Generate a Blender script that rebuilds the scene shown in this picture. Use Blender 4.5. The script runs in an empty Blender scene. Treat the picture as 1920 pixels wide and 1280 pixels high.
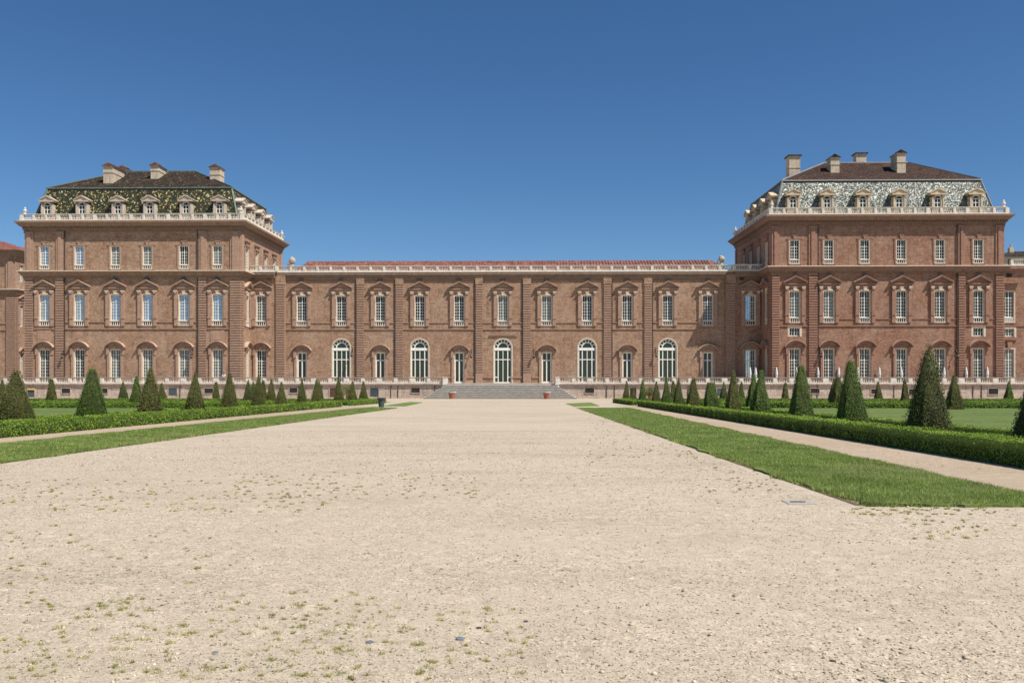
import bpy, bmesh, math, random
import numpy as np
from mathutils import Vector, Matrix
rad = math.radians
random.seed(7); RNG = np.random.default_rng(7)
SC = bpy.context.scene
COL = SC.collection

# ------------------------------------------------------------------ camera
YAW = rad(1.2); CAMH = 1.4; FPX = 1600.0; HOR = 706.0; SLOPE = 25.0/1600
cam = bpy.data.cameras.new("camera"); cam_ob = bpy.data.objects.new("camera", cam); COL.objects.link(cam_ob)
cam.sensor_width = 36.0; cam.lens = 36.0*FPX/1920; cam.shift_y = (HOR-640)/1920.0
cam.clip_start = 0.1; cam.clip_end = 6000
cam_ob.location = (0, 0, CAMH); cam_ob.rotation_euler = (rad(90), 0, YAW)
SC.camera = cam_ob

# ------------------------------------------------------------------ light
SUN = Vector((14.0, -9.8, 25.4)).normalized()
world = bpy.data.worlds.new("World"); SC.world = world; world.use_nodes = True
nt = world.node_tree; nt.nodes.clear()
sky = nt.nodes.new("ShaderNodeTexSky"); sky.sky_type = 'NISHITA'; sky.sun_disc = False
sky.sun_elevation = math.asin(SUN.z); sky.sun_rotation = math.atan2(SUN.x, SUN.y)
sky.air_density = 1.0; sky.dust_density = 0.0; sky.ozone_density = 6.5; sky.altitude = 900
bg = nt.nodes.new("ShaderNodeBackground"); bg.inputs[1].default_value = 0.077
wo = nt.nodes.new("ShaderNodeOutputWorld")
hs = nt.nodes.new('ShaderNodeHueSaturation'); hs.inputs['Saturation'].default_value = 1.13
nt.links.new(sky.outputs[0], hs.inputs['Color']); nt.links.new(hs.outputs[0], bg.inputs[0]); nt.links.new(bg.outputs[0], wo.inputs[0])
sl = bpy.data.lights.new("sun", 'SUN'); sl.energy = 5.0; sl.angle = rad(0.53); sl.color = (1.0, 0.95, 0.87)
so = bpy.data.objects.new("sun", sl); COL.objects.link(so); so.location = (30, -20, 60)
so.rotation_euler = SUN.to_track_quat('Z', 'Y').to_euler()
SC.view_settings.view_transform = 'Standard'; SC.view_settings.look = 'None'
SC.view_settings.exposure = 0.3; SC.view_settings.gamma = 1.0
SC.render.engine = 'CYCLES'; SC.cycles.max_bounces = 5; SC.cycles.diffuse_bounces = 3

# ------------------------------------------------------------------ measuring (photo survey -> world metres)
def ray(px):
    u = (px-960)/FPX
    return (-math.sin(YAW)+math.cos(YAW)*u, math.cos(YAW)+math.sin(YAW)*u)
def X(px, Y):
    d = ray(px); return Y*d[0]/d[1]
def Z(px, py, Y):
    d = ray(px); return CAMH+(HOR-py)*(Y/d[1])/FPX
def gz(y):
    return -SLOPE*min(max(y, -30), 141)
def G(px, py):
    d = ray(px); v = (HOR-py)/FPX
    t = CAMH/(-v-SLOPE*d[1]); return (t*d[0], t*d[1])

# ------------------------------------------------------------------ materials
def new_mat(name):
    m = bpy.data.materials.new(name); m.use_nodes = True
    n = m.node_tree; b = n.nodes["Principled BSDF"]
    return m, n, b
def N(n, t, **kw):
    x = n.nodes.new(t)
    for k, v in kw.items(): setattr(x, k, v)
    return x
def coords(n, rnd=False):
    tc = N(n, "ShaderNodeTexCoord")
    if not rnd: return tc.outputs["Object"]
    oi = N(n, "ShaderNodeObjectInfo"); v = N(n, "ShaderNodeVectorMath", operation='ADD')
    s = N(n, "ShaderNodeMath", operation='MULTIPLY'); s.inputs[1].default_value = 60
    n.links.new(oi.outputs["Random"], s.inputs[0]); n.links.new(tc.outputs["Object"], v.inputs[0]); n.links.new(s.outputs[0], v.inputs[1])
    return v.outputs[0]
def noise(n, co, scale, detail=4, rough=.6):
    x = N(n, "ShaderNodeTexNoise"); x.inputs["Scale"].default_value = scale; x.inputs["Detail"].default_value = detail
    x.inputs["Roughness"].default_value = rough; n.links.new(co, x.inputs["Vector"]); return x.outputs["Fac"]
def ramp(n, fac, stops, interp='LINEAR'):
    r = N(n, "ShaderNodeValToRGB"); r.color_ramp.interpolation = interp
    e = r.color_ramp.elements
    while len(e) < len(stops): e.new(0.5)
    for i, (p, c) in enumerate(stops):
        e[i].position = p; e[i].color = (*c, 1) if len(c) == 3 else c
    n.links.new(fac, r.inputs[0]); return r.outputs[0]
def mix(n, a, b, fac, mode='MIX'):
    x = N(n, "ShaderNodeMix", data_type='RGBA', blend_type=mode)
    def put(s, v):
        if hasattr(v, 'is_output') or isinstance(v, bpy.types.NodeSocket): n.links.new(v, s)
        else: s.default_value = (*v, 1) if isinstance(v, tuple) else v
    put(x.inputs[0], fac); put(x.inputs[6], a); put(x.inputs[7], b)
    return x.outputs[2]
def bump(n, b, h, strength, dist=.02):
    x = N(n, "ShaderNodeBump"); x.inputs["Strength"].default_value = strength; x.inputs["Distance"].default_value = dist
    n.links.new(h, x.inputs["Height"]); n.links.new(x.outputs[0], b.inputs["Normal"])
def plain(name, c1, c2, scale=3, rough=.8, fine=20, bmp=.3, metallic=0, rnd=True, streak=None, spec=.3):
    m, n, b = new_mat(name); co = coords(n, rnd)
    c = mix(n, c1, c2, ramp(n, noise(n, co, scale), [(.35, (0,0,0)), (.65, (1,1,1))]))
    f = noise(n, co, fine, 3)
    c = mix(n, c, ramp(n, f, [(.3, (.72,.72,.72)), (.7, (1.18,1.18,1.18))]), 1.0, 'MULTIPLY')
    if streak:
        mp = N(n, "ShaderNodeMapping"); mp.inputs["Scale"].default_value = (3, 3, .35); n.links.new(co, mp.inputs[0])
        s = noise(n, mp.outputs[0], 1.2, 6, .7)
        c = mix(n, c, streak, ramp(n, s, [(.5, (0,0,0)), (.72, (.85,.85,.85))]))
    n.links.new(c, b.inputs["Base Color"]); b.inputs["Roughness"].default_value = rough
    b.inputs["Metallic"].default_value = metallic; b.inputs["Specular IOR Level"].default_value = spec
    if bmp: bump(n, b, f, bmp)
    return m
def brick(name, base, dark, light, pale):
    m, n, b = new_mat(name); co = coords(n)
    sx = N(n, "ShaderNodeSeparateXYZ"); n.links.new(co, sx.inputs[0])
    cx = N(n, "ShaderNodeCombineXYZ"); ad = N(n, "ShaderNodeMath", operation='ADD')
    n.links.new(sx.outputs[0], ad.inputs[0]); n.links.new(sx.outputs[1], ad.inputs[1])
    n.links.new(ad.outputs[0], cx.inputs[0]); n.links.new(sx.outputs[2], cx.inputs[1])
    bt = N(n, "ShaderNodeTexBrick"); n.links.new(cx.outputs[0], bt.inputs[0])
    bt.inputs["Scale"].default_value = 1; bt.inputs["Brick Width"].default_value = .30; bt.inputs["Row Height"].default_value = .10
    bt.inputs["Mortar Size"].default_value = .010
    bt.inputs["Color1"].default_value = (.25,.25,.25,1); bt.inputs["Color2"].default_value = (1,1,1,1); bt.inputs["Mortar"].default_value = (.62,.62,.62,1)
    c = mix(n, dark, light, bt.outputs[0])
    c = mix(n, c, base, .35)
    big = noise(n, co, .22, 5, .6)
    c = mix(n, c, pale, ramp(n, big, [(.42, (0,0,0)), (.72, (.62,.62,.62))]))
    mp = N(n, "ShaderNodeMapping"); mp.inputs["Scale"].default_value = (.5, .5, 2.4); n.links.new(co, mp.inputs[0])
    st = noise(n, mp.outputs[0], 1.1, 6, .72)
    c = mix(n, c, ramp(n, st, [(.3, (.74,.72,.72)), (.5, (1,1,1)), (.72, (1.14,1.12,1.1))]), 1.0, 'MULTIPLY')
    mv = N(n, "ShaderNodeMapping"); mv.inputs["Scale"].default_value = (1.6, 1.6, .16); n.links.new(co, mv.inputs[0])
    c = mix(n, c, ramp(n, noise(n, mv.outputs[0], .8, 5, .65), [(.30, (.84,.83,.83)), (.5, (1,1,1)), (.75, (1.05,1.05,1.05))]), 1.0, 'MULTIPLY')
    c = mix(n, c, ramp(n, noise(n, co, .9, 5, .7), [(.34, (.78,.74,.72)), (.5, (1,1,1)), (.7, (1.16,1.15,1.15))]), 1.0, 'MULTIPLY')
    c = mix(n, c, ramp(n, noise(n, co, 2.9, 3, .6), [(.34, (.80,.78,.77)), (.5, (1,1,1)), (.68, (1.17,1.17,1.17))]), 1.0, 'MULTIPLY')
    f = noise(n, co, 6.5, 4, .75)
    c = mix(n, c, ramp(n, f, [(.3, (.66,.65,.65)), (.5, (1,1,1)), (.72, (1.32,1.3,1.3))]), 1.0, 'MULTIPLY')
    vh = N(n, "ShaderNodeTexVoronoi"); vh.inputs["Scale"].default_value = .42; n.links.new(cx.outputs[0], vh.inputs["Vector"])
    c = mix(n, c, (.06,.04,.03), ramp(n, vh.outputs["Distance"], [(.028, (.85,.85,.85)), (.05, (0,0,0))]))
    n.links.new(c, b.inputs["Base Color"]); b.inputs["Roughness"].default_value = .9; b.inputs["Specular IOR Level"].default_value = .2
    bump(n, b, f, .5, .03)
    return m
def tiles(name, stops, scale, rough, jitter, stretch=(1, 1, 1), spec=.5):
    m, n, b = new_mat(name); co = coords(n)
    mp = N(n, "ShaderNodeMapping"); mp.inputs["Scale"].default_value = stretch; n.links.new(co, mp.inputs[0])
    v = N(n, "ShaderNodeTexVoronoi"); v.inputs["Scale"].default_value = scale; n.links.new(mp.outputs[0], v.inputs["Vector"])
    sp = N(n, "ShaderNodeSeparateColor"); n.links.new(v.outputs["Color"], sp.inputs[0])
    c = ramp(n, sp.outputs[0], stops, 'CONSTANT')
    c = mix(n, c, ramp(n, noise(n, co, .5, 4), [(.3, (.7,.7,.7)), (.7, (1.2,1.2,1.2))]), 1.0, 'MULTIPLY')
    n.links.new(c, b.inputs["Base Color"]); b.inputs["Roughness"].default_value = rough; b.inputs["Specular IOR Level"].default_value = spec
    ge = N(n, "ShaderNodeNewGeometry")
    s = N(n, "ShaderNodeVectorMath", operation='SUBTRACT'); s.inputs[1].default_value = (.5,.5,.5); n.links.new(v.outputs["Color"], s.inputs[0])
    k = N(n, "ShaderNodeVectorMath", operation='SCALE'); k.inputs["Scale"].default_value = jitter; n.links.new(s.outputs[0], k.inputs[0])
    a = N(n, "ShaderNodeVectorMath", operation='ADD'); n.links.new(ge.outputs["Normal"], a.inputs[0]); n.links.new(k.outputs[0], a.inputs[1])
    z = N(n, "ShaderNodeVectorMath", operation='NORMALIZE'); n.links.new(a.outputs[0], z.inputs[0]); n.links.new(z.outputs[0], b.inputs["Normal"])
    return m
def leafy(name, stops, rough=.55, trans=.25, dry=None, dry_scale=1.6, dry_from=.52):
    m, n, b = new_mat(name)
    ge = N(n, "ShaderNodeNewGeometry")
    c = ramp(n, ge.outputs["Random Per Island"], stops)
    co = coords(n, True)
    c = mix(n, c, ramp(n, noise(n, co, 1.3, 4, .6), [(.3, (.66,.68,.6)), (.7, (1.3,1.25,1.2))]), 1.0, 'MULTIPLY')
    if dry: c = mix(n, c, dry, ramp(n, noise(n, co, dry_scale, 5, .65), [(dry_from, (0,0,0)), (dry_from+.16, (.8,.8,.8))]))
    n.links.new(c, b.inputs["Base Color"]); b.inputs["Roughness"].default_value = rough; b.inputs["Specular IOR Level"].default_value = .25
    t = N(n, "ShaderNodeBsdfTranslucent"); n.links.new(c, t.inputs[0])
    ms = N(n, "ShaderNodeMixShader"); ms.inputs[0].default_value = trans
    out = n.nodes["Material Output"]; n.links.new(b.outputs[0], ms.inputs[1]); n.links.new(t.outputs[0], ms.inputs[2]); n.links.new(ms.outputs[0], out.inputs[0])
    return m
def glass(name, col, spec, rough=.05, metallic=0.0, wob=.35):
    m, n, b = new_mat(name); co = coords(n, True)
    c = mix(n, col, tuple(x*.35 for x in col), noise(n, co, .9, 2))
    n.links.new(c, b.inputs["Base Color"]); b.inputs["Roughness"].default_value = rough; b.inputs["Metallic"].default_value = metallic
    b.inputs["IOR"].default_value = spec; bump(n, b, noise(n, co, 2.2, 2), wob, .02)
    return m

M = {}
M['brick'] = brick('brick_wall_pale', (.32,.196,.126), (.18,.100,.060), (.45,.288,.190), (.43,.32,.232))
M['brick_red'] = brick('brick_wall_red', (.275,.150,.098), (.16,.078,.050), (.38,.214,.142), (.39,.275,.202))
M['trim'] = plain('brick_trim', (.43,.28,.20), (.35,.22,.155), 2, .9, 9, .3)
M['trim_red'] = plain('brick_trim_red', (.36,.205,.145), (.29,.155,.11), 2, .9, 9, .3)
M['cornice'] = plain('cornice_plaster', (.30,.20,.14), (.23,.15,.105), 1.5, .9, 6, .3, streak=(.20,.15,.11))
M['cornice_red'] = plain('cornice_plaster_red', (.27,.165,.12), (.22,.13,.095), 1.5, .9, 6, .3, streak=(.16,.12,.09))
M['rail'] = plain('shade_toned_rail_stone', (.50,.42,.35), (.38,.32,.27), 1.5, .85, 8, .3)  # brownish stone, its colour darkened for the shade on the terrace handrail
M['jamb'] = plain('sand_plaster', (.74,.62,.48), (.62,.50,.38), 2, .9, 14, .2)
M['coping'] = plain('pale_brick_coping', (.54,.39,.285), (.45,.32,.235), 2, .9, 14, .2)
M['coping_red'] = plain('dusty_red_coping', (.44,.30,.23), (.36,.24,.18), 2, .9, 14, .2)
M['stone'] = plain('pale_balustrade_stone', (.80,.73,.63), (.66,.60,.51), 1.4, .85, 12, .2, streak=(.42,.37,.31))
M['terrace'] = plain('terrace_stone', (.58,.46,.365), (.45,.35,.28), .9, .9, 5, .4, streak=(.24,.19,.15))
M['pave'] = plain('terrace_paving', (.50,.44,.36), (.42,.37,.30), 1.2, .9, 8, .2)
M['steps'] = plain('grey_step_stone', (.56,.51,.44), (.42,.385,.335), 1.8, .85, 10, .3)
M['frame'] = plain('cream_window_paint', (.90,.88,.78), (.84,.81,.70), 2, .5, 20, 0)
M['glass'] = glass('dark_window_glass', (.035,.04,.042), 1.5)
M['glass_curtain'] = glass('window_glass_over_curtain', (.20,.22,.20), 1.5, .12)
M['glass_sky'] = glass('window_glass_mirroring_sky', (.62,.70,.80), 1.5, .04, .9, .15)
M['glass_green'] = glass('window_glass_painted_tree_reflection', (.03,.05,.035), 1.55, .05)  # green of reflected trees is put into the pane colour
M['tile_green'] = tiles('glazed_mosaic_tiles', [(0, (.020,.024,.012)), (.22, (.042,.028,.016)), (.42, (.022,.040,.020)), (.54, (.085,.038,.020)), (.66, (.045,.060,.026)), (.86, (.32,.27,.10)), (.95, (.52,.46,.24))], 5.0, .55, .3, spec=.35)
M['tile_glint'] = tiles('glazed_tiles_painted_glint', [(0, (.04,.05,.04)), (.25, (.08,.10,.08)), (.5, (.13,.14,.11)), (.75, (.24,.24,.18)), (.92, (.45,.45,.36))], 6.5, .42, .45, spec=.5)  # same glazed tiles, with the silvery sun glint put into their colours
M['tile_brown'] = tiles('brown_roof_tiles', [(0, (.022,.018,.014)), (.3, (.038,.027,.019)), (.55, (.028,.023,.017)), (.78, (.065,.038,.024)), (.95, (.16,.12,.07))], 4.6, .85, .25, spec=.15)
M['tile_brown_red'] = tiles('reddish_brown_roof_tiles', [(0, (.028,.02,.016)), (.3, (.058,.03,.021)), (.6, (.036,.025,.019)), (.8, (.095,.048,.03))], 4.6, .85, .25, spec=.15)
M['tile_red'] = tiles('terracotta_roof_tiles', [(0, (.15,.052,.036)), (.3, (.21,.072,.05)), (.6, (.175,.065,.045)), (.8, (.26,.11,.075))], 3.2, .9, .2, (1, .35, 1))
M['copper'] = plain('green_copper', (.17,.24,.19), (.10,.145,.12), 2, .6, 10, .2)
M['lead'] = plain('grey_lead', (.36,.37,.36), (.28,.29,.28), 2, .5, 10, .2)
M['chimney'] = plain('chimney_render', (.66,.54,.40), (.54,.44,.33), 1.2, .9, 8, .3, streak=(.22,.17,.13))
M['dormer'] = plain('dormer_stone', (.66,.53,.37), (.54,.43,.30), 2, .9, 12, .3)
M['dormer_grey'] = plain('dormer_stone_grey', (.60,.50,.40), (.48,.40,.32), 2, .9, 12, .3)
M['plate'] = plain('dusty_steel_plate', (.36,.355,.345), (.40,.35,.28), 9, .7, 30, .1)
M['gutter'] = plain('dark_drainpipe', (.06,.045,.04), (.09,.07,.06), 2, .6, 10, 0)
M['dark'] = plain('dark_opening', (.035,.028,.024), (.05,.042,.036), 2, .9, 10, 0)
M['slate'] = plain('blue_grey_metal', (.08,.11,.12), (.06,.08,.09), 2, .6, 10, 0)
M['iron'] = plain('wrought_iron', (.03,.03,.03), (.05,.05,.05), 5, .5, 20, 0, .5)
M['lamp_glass'] = plain('milky_lamp_glass', (.42,.44,.42), (.32,.35,.34), 3, .2, 10, 0)
M['terracotta'] = plain('terracotta', (.42,.15,.09), (.34,.12,.08), 6, .8, 20, .2)
M['rim'] = plain('limey_pot_rim', (.62,.55,.47), (.52,.40,.32), 6, .9, 20, .2)
M['soil'] = plain('soil', (.12,.085,.055), (.17,.12,.08), 6, .95, 30, .6)
M['canvas'] = plain('white_parasol_canvas', (.80,.78,.74), (.70,.68,.64), 3, .8, 10, .1)
M['bin'] = plain('grey_bin_metal', (.07,.09,.09), (.05,.065,.065), 3, .5, 12, 0)
M['door_brown'] = plain('brown_door_wood', (.13,.06,.045), (.10,.05,.035), 3, .7, 12, 0)
M['sign'] = plain('yellow_sign', (.75,.50,.12), (.65,.42,.10), 3, .6, 12, 0)
M['skin'] = plain('skin', (.50,.31,.22), (.46,.28,.20), 3, .6, 12, 0)
M['hair'] = plain('dark_hair', (.04,.03,.025), (.03,.02,.02), 3, .7, 12, 0)
M['cloth'] = plain('white_shirt', (.78,.77,.76), (.7,.7,.7), 3, .8, 12, 0)
M['trouser'] = plain('blue_trousers', (.07,.08,.12), (.06,.07,.10), 3, .8, 12, 0)
M['leaf_box'] = leafy('boxwood_leaves', [(0, (.085,.15,.014)), (.5, (.165,.265,.026)), (1, (.31,.42,.055))], trans=.14, dry=(.16,.16,.04), dry_scale=2.2, dry_from=.58)
M['core_box'] = plain('boxwood_inside', (.05,.085,.015), (.035,.065,.012), 4, .95, 30, .5)
M['leaf_yew'] = leafy('yew_leaves', [(0, (.085,.115,.025)), (.45, (.14,.165,.035)), (.8, (.21,.20,.055)), (1, (.30,.235,.085))], trans=.22, dry=(.17,.115,.045), dry_scale=1.9, dry_from=.5)
M['leaf_yew_green'] = leafy('fresh_yew_leaves', [(0, (.07,.14,.022)), (.5, (.12,.21,.032)), (1, (.21,.30,.06))], trans=.25, dry=(.13,.12,.04), dry_scale=1.9, dry_from=.56)
M['core_yew'] = plain('yew_inside', (.055,.06,.02), (.045,.042,.018), 4, .95, 30, .5)
M['leaf_yew_dark'] = leafy('dark_yew_leaves', [(0, (.05,.08,.016)), (.45, (.09,.12,.026)), (.85, (.16,.17,.05)), (1, (.30,.28,.13))], trans=.2, dry=(.16,.12,.05), dry_scale=2.2, dry_from=.55)
M['blade'] = leafy('grass_blades', [(0, (.14,.205,.042)), (.5, (.225,.305,.068)), (.85, (.32,.395,.11)), (1, (.52,.50,.24))], .6, .3, dry=(.36,.37,.15), dry_scale=.55, dry_from=.5)
M['weed'] = leafy('weed_blades', [(0, (.24,.27,.06)), (.6, (.34,.35,.09)), (1, (.46,.43,.17))], .6, .3)
M['olive'] = leafy('pale_bush_leaves', [(0, (.14,.17,.06)), (1, (.26,.27,.11))], .6, .3)

def gravel_mat(name, cA, cB, cD, patchy, fine_s=38):
    m, n, b = new_mat(name); co = coords(n)
    big = noise(n, co, .11, 5, .62)
    c = mix(n, cA, cB, ramp(n, big, [(.38, (0,0,0)), (.64, (1,1,1))]))
    mp = N(n, "ShaderNodeMapping"); mp.inputs["Scale"].default_value = (.42, 1.25, 1); mp.inputs["Rotation"].default_value = (0, 0, .22); n.links.new(co, mp.inputs[0])
    tr = noise(n, mp.outputs[0], .5, 6, .65)
    c = mix(n, c, cD, ramp(n, tr, [(.50, (0,0,0)), (.70, (patchy,)*3)]))
    g = noise(n, co, .35, 7, .75)
    c = mix(n, c, (.27,.245,.125), ramp(n, g, [(.60, (0,0,0)), (.78, (patchy*.8,)*3)]))
    v = N(n, "ShaderNodeTexVoronoi"); v.inputs["Scale"].default_value = fine_s; n.links.new(co, v.inputs["Vector"])
    sp = N(n, "ShaderNodeSeparateColor"); n.links.new(v.outputs["Color"], sp.inputs[0])
    amp = ramp(n, noise(n, mp.outputs[0], .33, 4, .6), [(.38, (.30,.30,.30)), (.6, (1,1,1))])
    c = mix(n, c, ramp(n, sp.outputs[0], [(0, (.50,.48,.46)), (.14, (.84,.83,.82)), (.5, (1,1,1)), (.88, (1.14,1.14,1.14)), (1, (1.45,1.44,1.4))]), amp, 'MULTIPLY')
    v2 = N(n, "ShaderNodeTexVoronoi"); v2.inputs["Scale"].default_value = 11; n.links.new(co, v2.inputs["Vector"])
    sp2 = N(n, "ShaderNodeSeparateColor"); n.links.new(v2.outputs["Color"], sp2.inputs[0])
    c = mix(n, c, ramp(n, sp2.outputs[1], [(0, (.86,.85,.84)), (.15, (.97,.97,.97)), (.8, (1,1,1)), (1, (1.12,1.12,1.12))]), 1.0, 'MULTIPLY')
    n.links.new(c, b.inputs["Base Color"]); b.inputs["Roughness"].default_value = .95; b.inputs["Specular IOR Level"].default_value = .15
    mh = N(n, "ShaderNodeMath", operation='ADD'); n.links.new(v.outputs["Distance"], mh.inputs[0]); n.links.new(noise(n, co, 14, 5, .7), mh.inputs[1])
    bump(n, b, mh.outputs[0], .45, .007)
    return m
M['gravel'] = gravel_mat('pale_gravel', (.445,.37,.278), (.485,.407,.312), (.35,.295,.22), .6, 60)
M['path'] = gravel_mat('pinkish_sand_path', (.385,.30,.215), (.43,.34,.25), (.33,.25,.175), .5, 62)
M['lawn'] = gravel_mat('lawn_ground', (.12,.18,.04), (.14,.20,.05), (.20,.21,.08), .5, 30)
M['lawn_far'] = gravel_mat('lawn_clipped', (.095,.14,.036), (.12,.165,.045), (.17,.18,.065), .9, 6)
M['bed'] = gravel_mat('bed_ground', (.10,.15,.035), (.12,.17,.04), (.16,.14,.07), .5, 20)
M['pebble'] = leafy('pebbles', [(0, (.24,.20,.15)), (.3, (.38,.31,.23)), (.7, (.52,.44,.34)), (.95, (.66,.59,.48)), (.965, (.19,.17,.14)), (1, (.10,.10,.09))], .85, 0)
M['stone_blue'] = plain('blue_grey_stone', (.17,.20,.24), (.12,.14,.17), 20, .7, 40, .2)
M['stone_dark'] = plain('dark_stone', (.06,.055,.05), (.09,.08,.07), 20, .8, 40, .2)
M['far_wall'] = plain('far_plaster', (.50,.47,.38), (.42,.39,.32), .5, .9, 3, 0)

# ------------------------------------------------------------------ mesh tools
class MB:
    """collects shapes in a facade frame: u along the wall, n outward from it, z up (stored x=u, y=-n)"""
    def __init__(s): s.v = []; s.f = []
    def quad(s, *p):
        i = len(s.v); s.v += [(a, -b, c) for a, b, c in p]; s.f.append(tuple(range(i, i+len(p))))
    def box(s, u0, u1, n0, n1, z0, z1):
        i = len(s.v)
        s.v += [(u, -n, z) for z in (z0, z1) for n in (n0, n1) for u in (u0, u1)]
        for q in ((0,1,3,2), (4,6,7,5), (0,4,5,1), (2,3,7,6), (0,2,6,4), (1,5,7,3)): s.f.append(tuple(i+k for k in q))
    def prism(s, pts, n0, n1):
        i = len(s.v); k = len(pts)
        s.v += [(u, -n0, z) for u, z in pts] + [(u, -n1, z) for u, z in pts]
        s.f.append(tuple(range(i, i+k))); s.f.append(tuple(range(i+2*k-1, i+k-1, -1)))
        for j in range(k):
            a, b = j, (j+1) % k; s.f.append((i+a, i+k+a, i+k+b, i+b))
    def lathe(s, u, n, z0, prof, seg=6, ph=0):
        i = len(s.v); R = len(prof)
        for r, z in prof:
            for k in range(seg):
                a = 2*math.pi*k/seg+ph; s.v.append((u+r*math.cos(a), -(n+r*math.sin(a)), z0+z))
        for j in range(R-1):
            for k in range(seg):
                a = i+j*seg+k; b = i+j*seg+(k+1) % seg; s.f.append((a, b, b+seg, a+seg))
        s.f.append(tuple(i+k for k in range(seg))[::-1]); s.f.append(tuple(i+(R-1)*seg+k for k in range(seg)))
    def hull(s, lo, hi):          # lo,hi: 4 corner lists (x,y,z) -> frustum, world-like x,y
        i = len(s.v); s.v += [tuple(p) for p in lo]+[tuple(p) for p in hi]
        for q in ((0,3,2,1), (4,5,6,7), (0,1,5,4), (1,2,6,5), (2,3,7,6), (3,0,4,7)): s.f.append(tuple(i+k for k in q))
    def slab(s, x0, x1, y0, y1, z0, z1, e0=0, e1=None):   # rectangle grown by e0 below, e1 above
        if e1 is None: e1 = e0
        s.hull([(x0-e0,y0-e0,z0),(x1+e0,y0-e0,z0),(x1+e0,y1+e0,z0),(x0-e0,y1+e0,z0)], [(x0-e1,y0-e1,z1),(x1+e1,y0-e1,z1),(x1+e1,y1+e1,z1),(x0-e1,y1+e1,z1)])
    def mesh(s, name):
        me = bpy.data.meshes.new(name); me.from_pydata(s.v, [], s.f); me.update(); return me
def link(name, me, mat=None, parent=None, loc=(0,0,0), rz=0):
    o = bpy.data.objects.new(name, me); COL.objects.link(o)
    if me is not None and mat is not None and len(me.materials) == 0: me.materials.append(mat)
    o.location = loc; o.rotation_euler = (0, 0, rz)
    if parent: o.parent = parent
    return o
def tag(o, label=None, cat=None, group=None, kind=None):
    if label: o['label'] = label
    if cat: o['category'] = cat
    if group: o['group'] = group
    if kind: o['kind'] = kind
    return o
def empty(name, loc, label, cat, group=None):
    o = bpy.data.objects.new(name, None); COL.objects.link(o); o.location = loc; o.empty_display_size = .5
    return tag(o, label, cat, group)
ORD = ['first','second','third','fourth','fifth','sixth','seventh','eighth','ninth','tenth','eleventh','twelfth','thirteenth','fourteenth','fifteenth']

BAL = [(.075,0),(.075,.06),(.045,.1),(.095,.32),(.05,.62),(.04,.72),(.075,.8),(.075,1)]
def balusters(mb, u0, u1, n, z0, h, sp=.26, k=1.0):
    c = max(1, int((u1-u0)/sp)); 
    for i in range(c):
        mb.lathe(u0+(i+.5)*(u1-u0)/c, n, z0, [(r*k, z*h) for r, z in BAL], 6)
def balustrade(name, parent, mat, u0, u1, n, z0, h, step, pier=.42, loc=(0,0,0), rz=0, wide=None, ends=True):
    """stone balustrade: balusters and plinth, with a handrail and separate piers as its children"""
    a = MB(); a.box(u0, u1, n-.2, n+.2, z0, z0+.18)
    r = MB(); r.box(u0-.03, u1+.03, n-.21, n+.21, z0+h-.16, z0+h); r.box(u0-.06, u1+.06, n-.25, n+.25, z0+h-.06, z0+h+.002)
    c = max(1, round((u1-u0)/step)); L = (u1-u0)/c; ps = []
    for i in range(c+1):
        w = pier*1.5 if (wide and i % wide == 0) else pier
        ps.append((u0+i*L, w))
    for i in range(c):
        balusters(a, ps[i][0]+ps[i][1]/2, ps[i+1][0]-ps[i+1][1]/2, n, z0+.18, h-.34)
    o = link(name, a.mesh(name), mat, parent, loc, rz)
    link('handrail', r.mesh('handrail'), M['rail'] if step == 2.75 else mat, o)
    cache = {}
    for i, (u, w) in enumerate(ps):
        if not ends and i in (0, c): continue
        if w not in cache:
            p = MB(); p.box(-w/2, w/2, -.225, .225, .0, h-.155); p.box(-w/2+.07, w/2-.07, .225, .24, .25, h-.3)
            cache[w] = p.mesh('pier')
        link('pier', cache[w], mat, o, (u, -n, z0+.003))
    return o

def arc(w, rise, zs, k=10):
    """points of a segmental arch of span w and rise, springing at zs"""
    R = (w*w/4+rise*rise)/(2*rise); a = math.asin(min(1, w/2/R)); c = zs+rise-R
    if rise > w/2-1e-6: a = math.pi/2; R = w/2; c = zs
    return [(R*math.sin(-a+2*a*i/k), c+R*math.cos(-a+2*a*i/k)) for i in range(k+1)]

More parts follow.
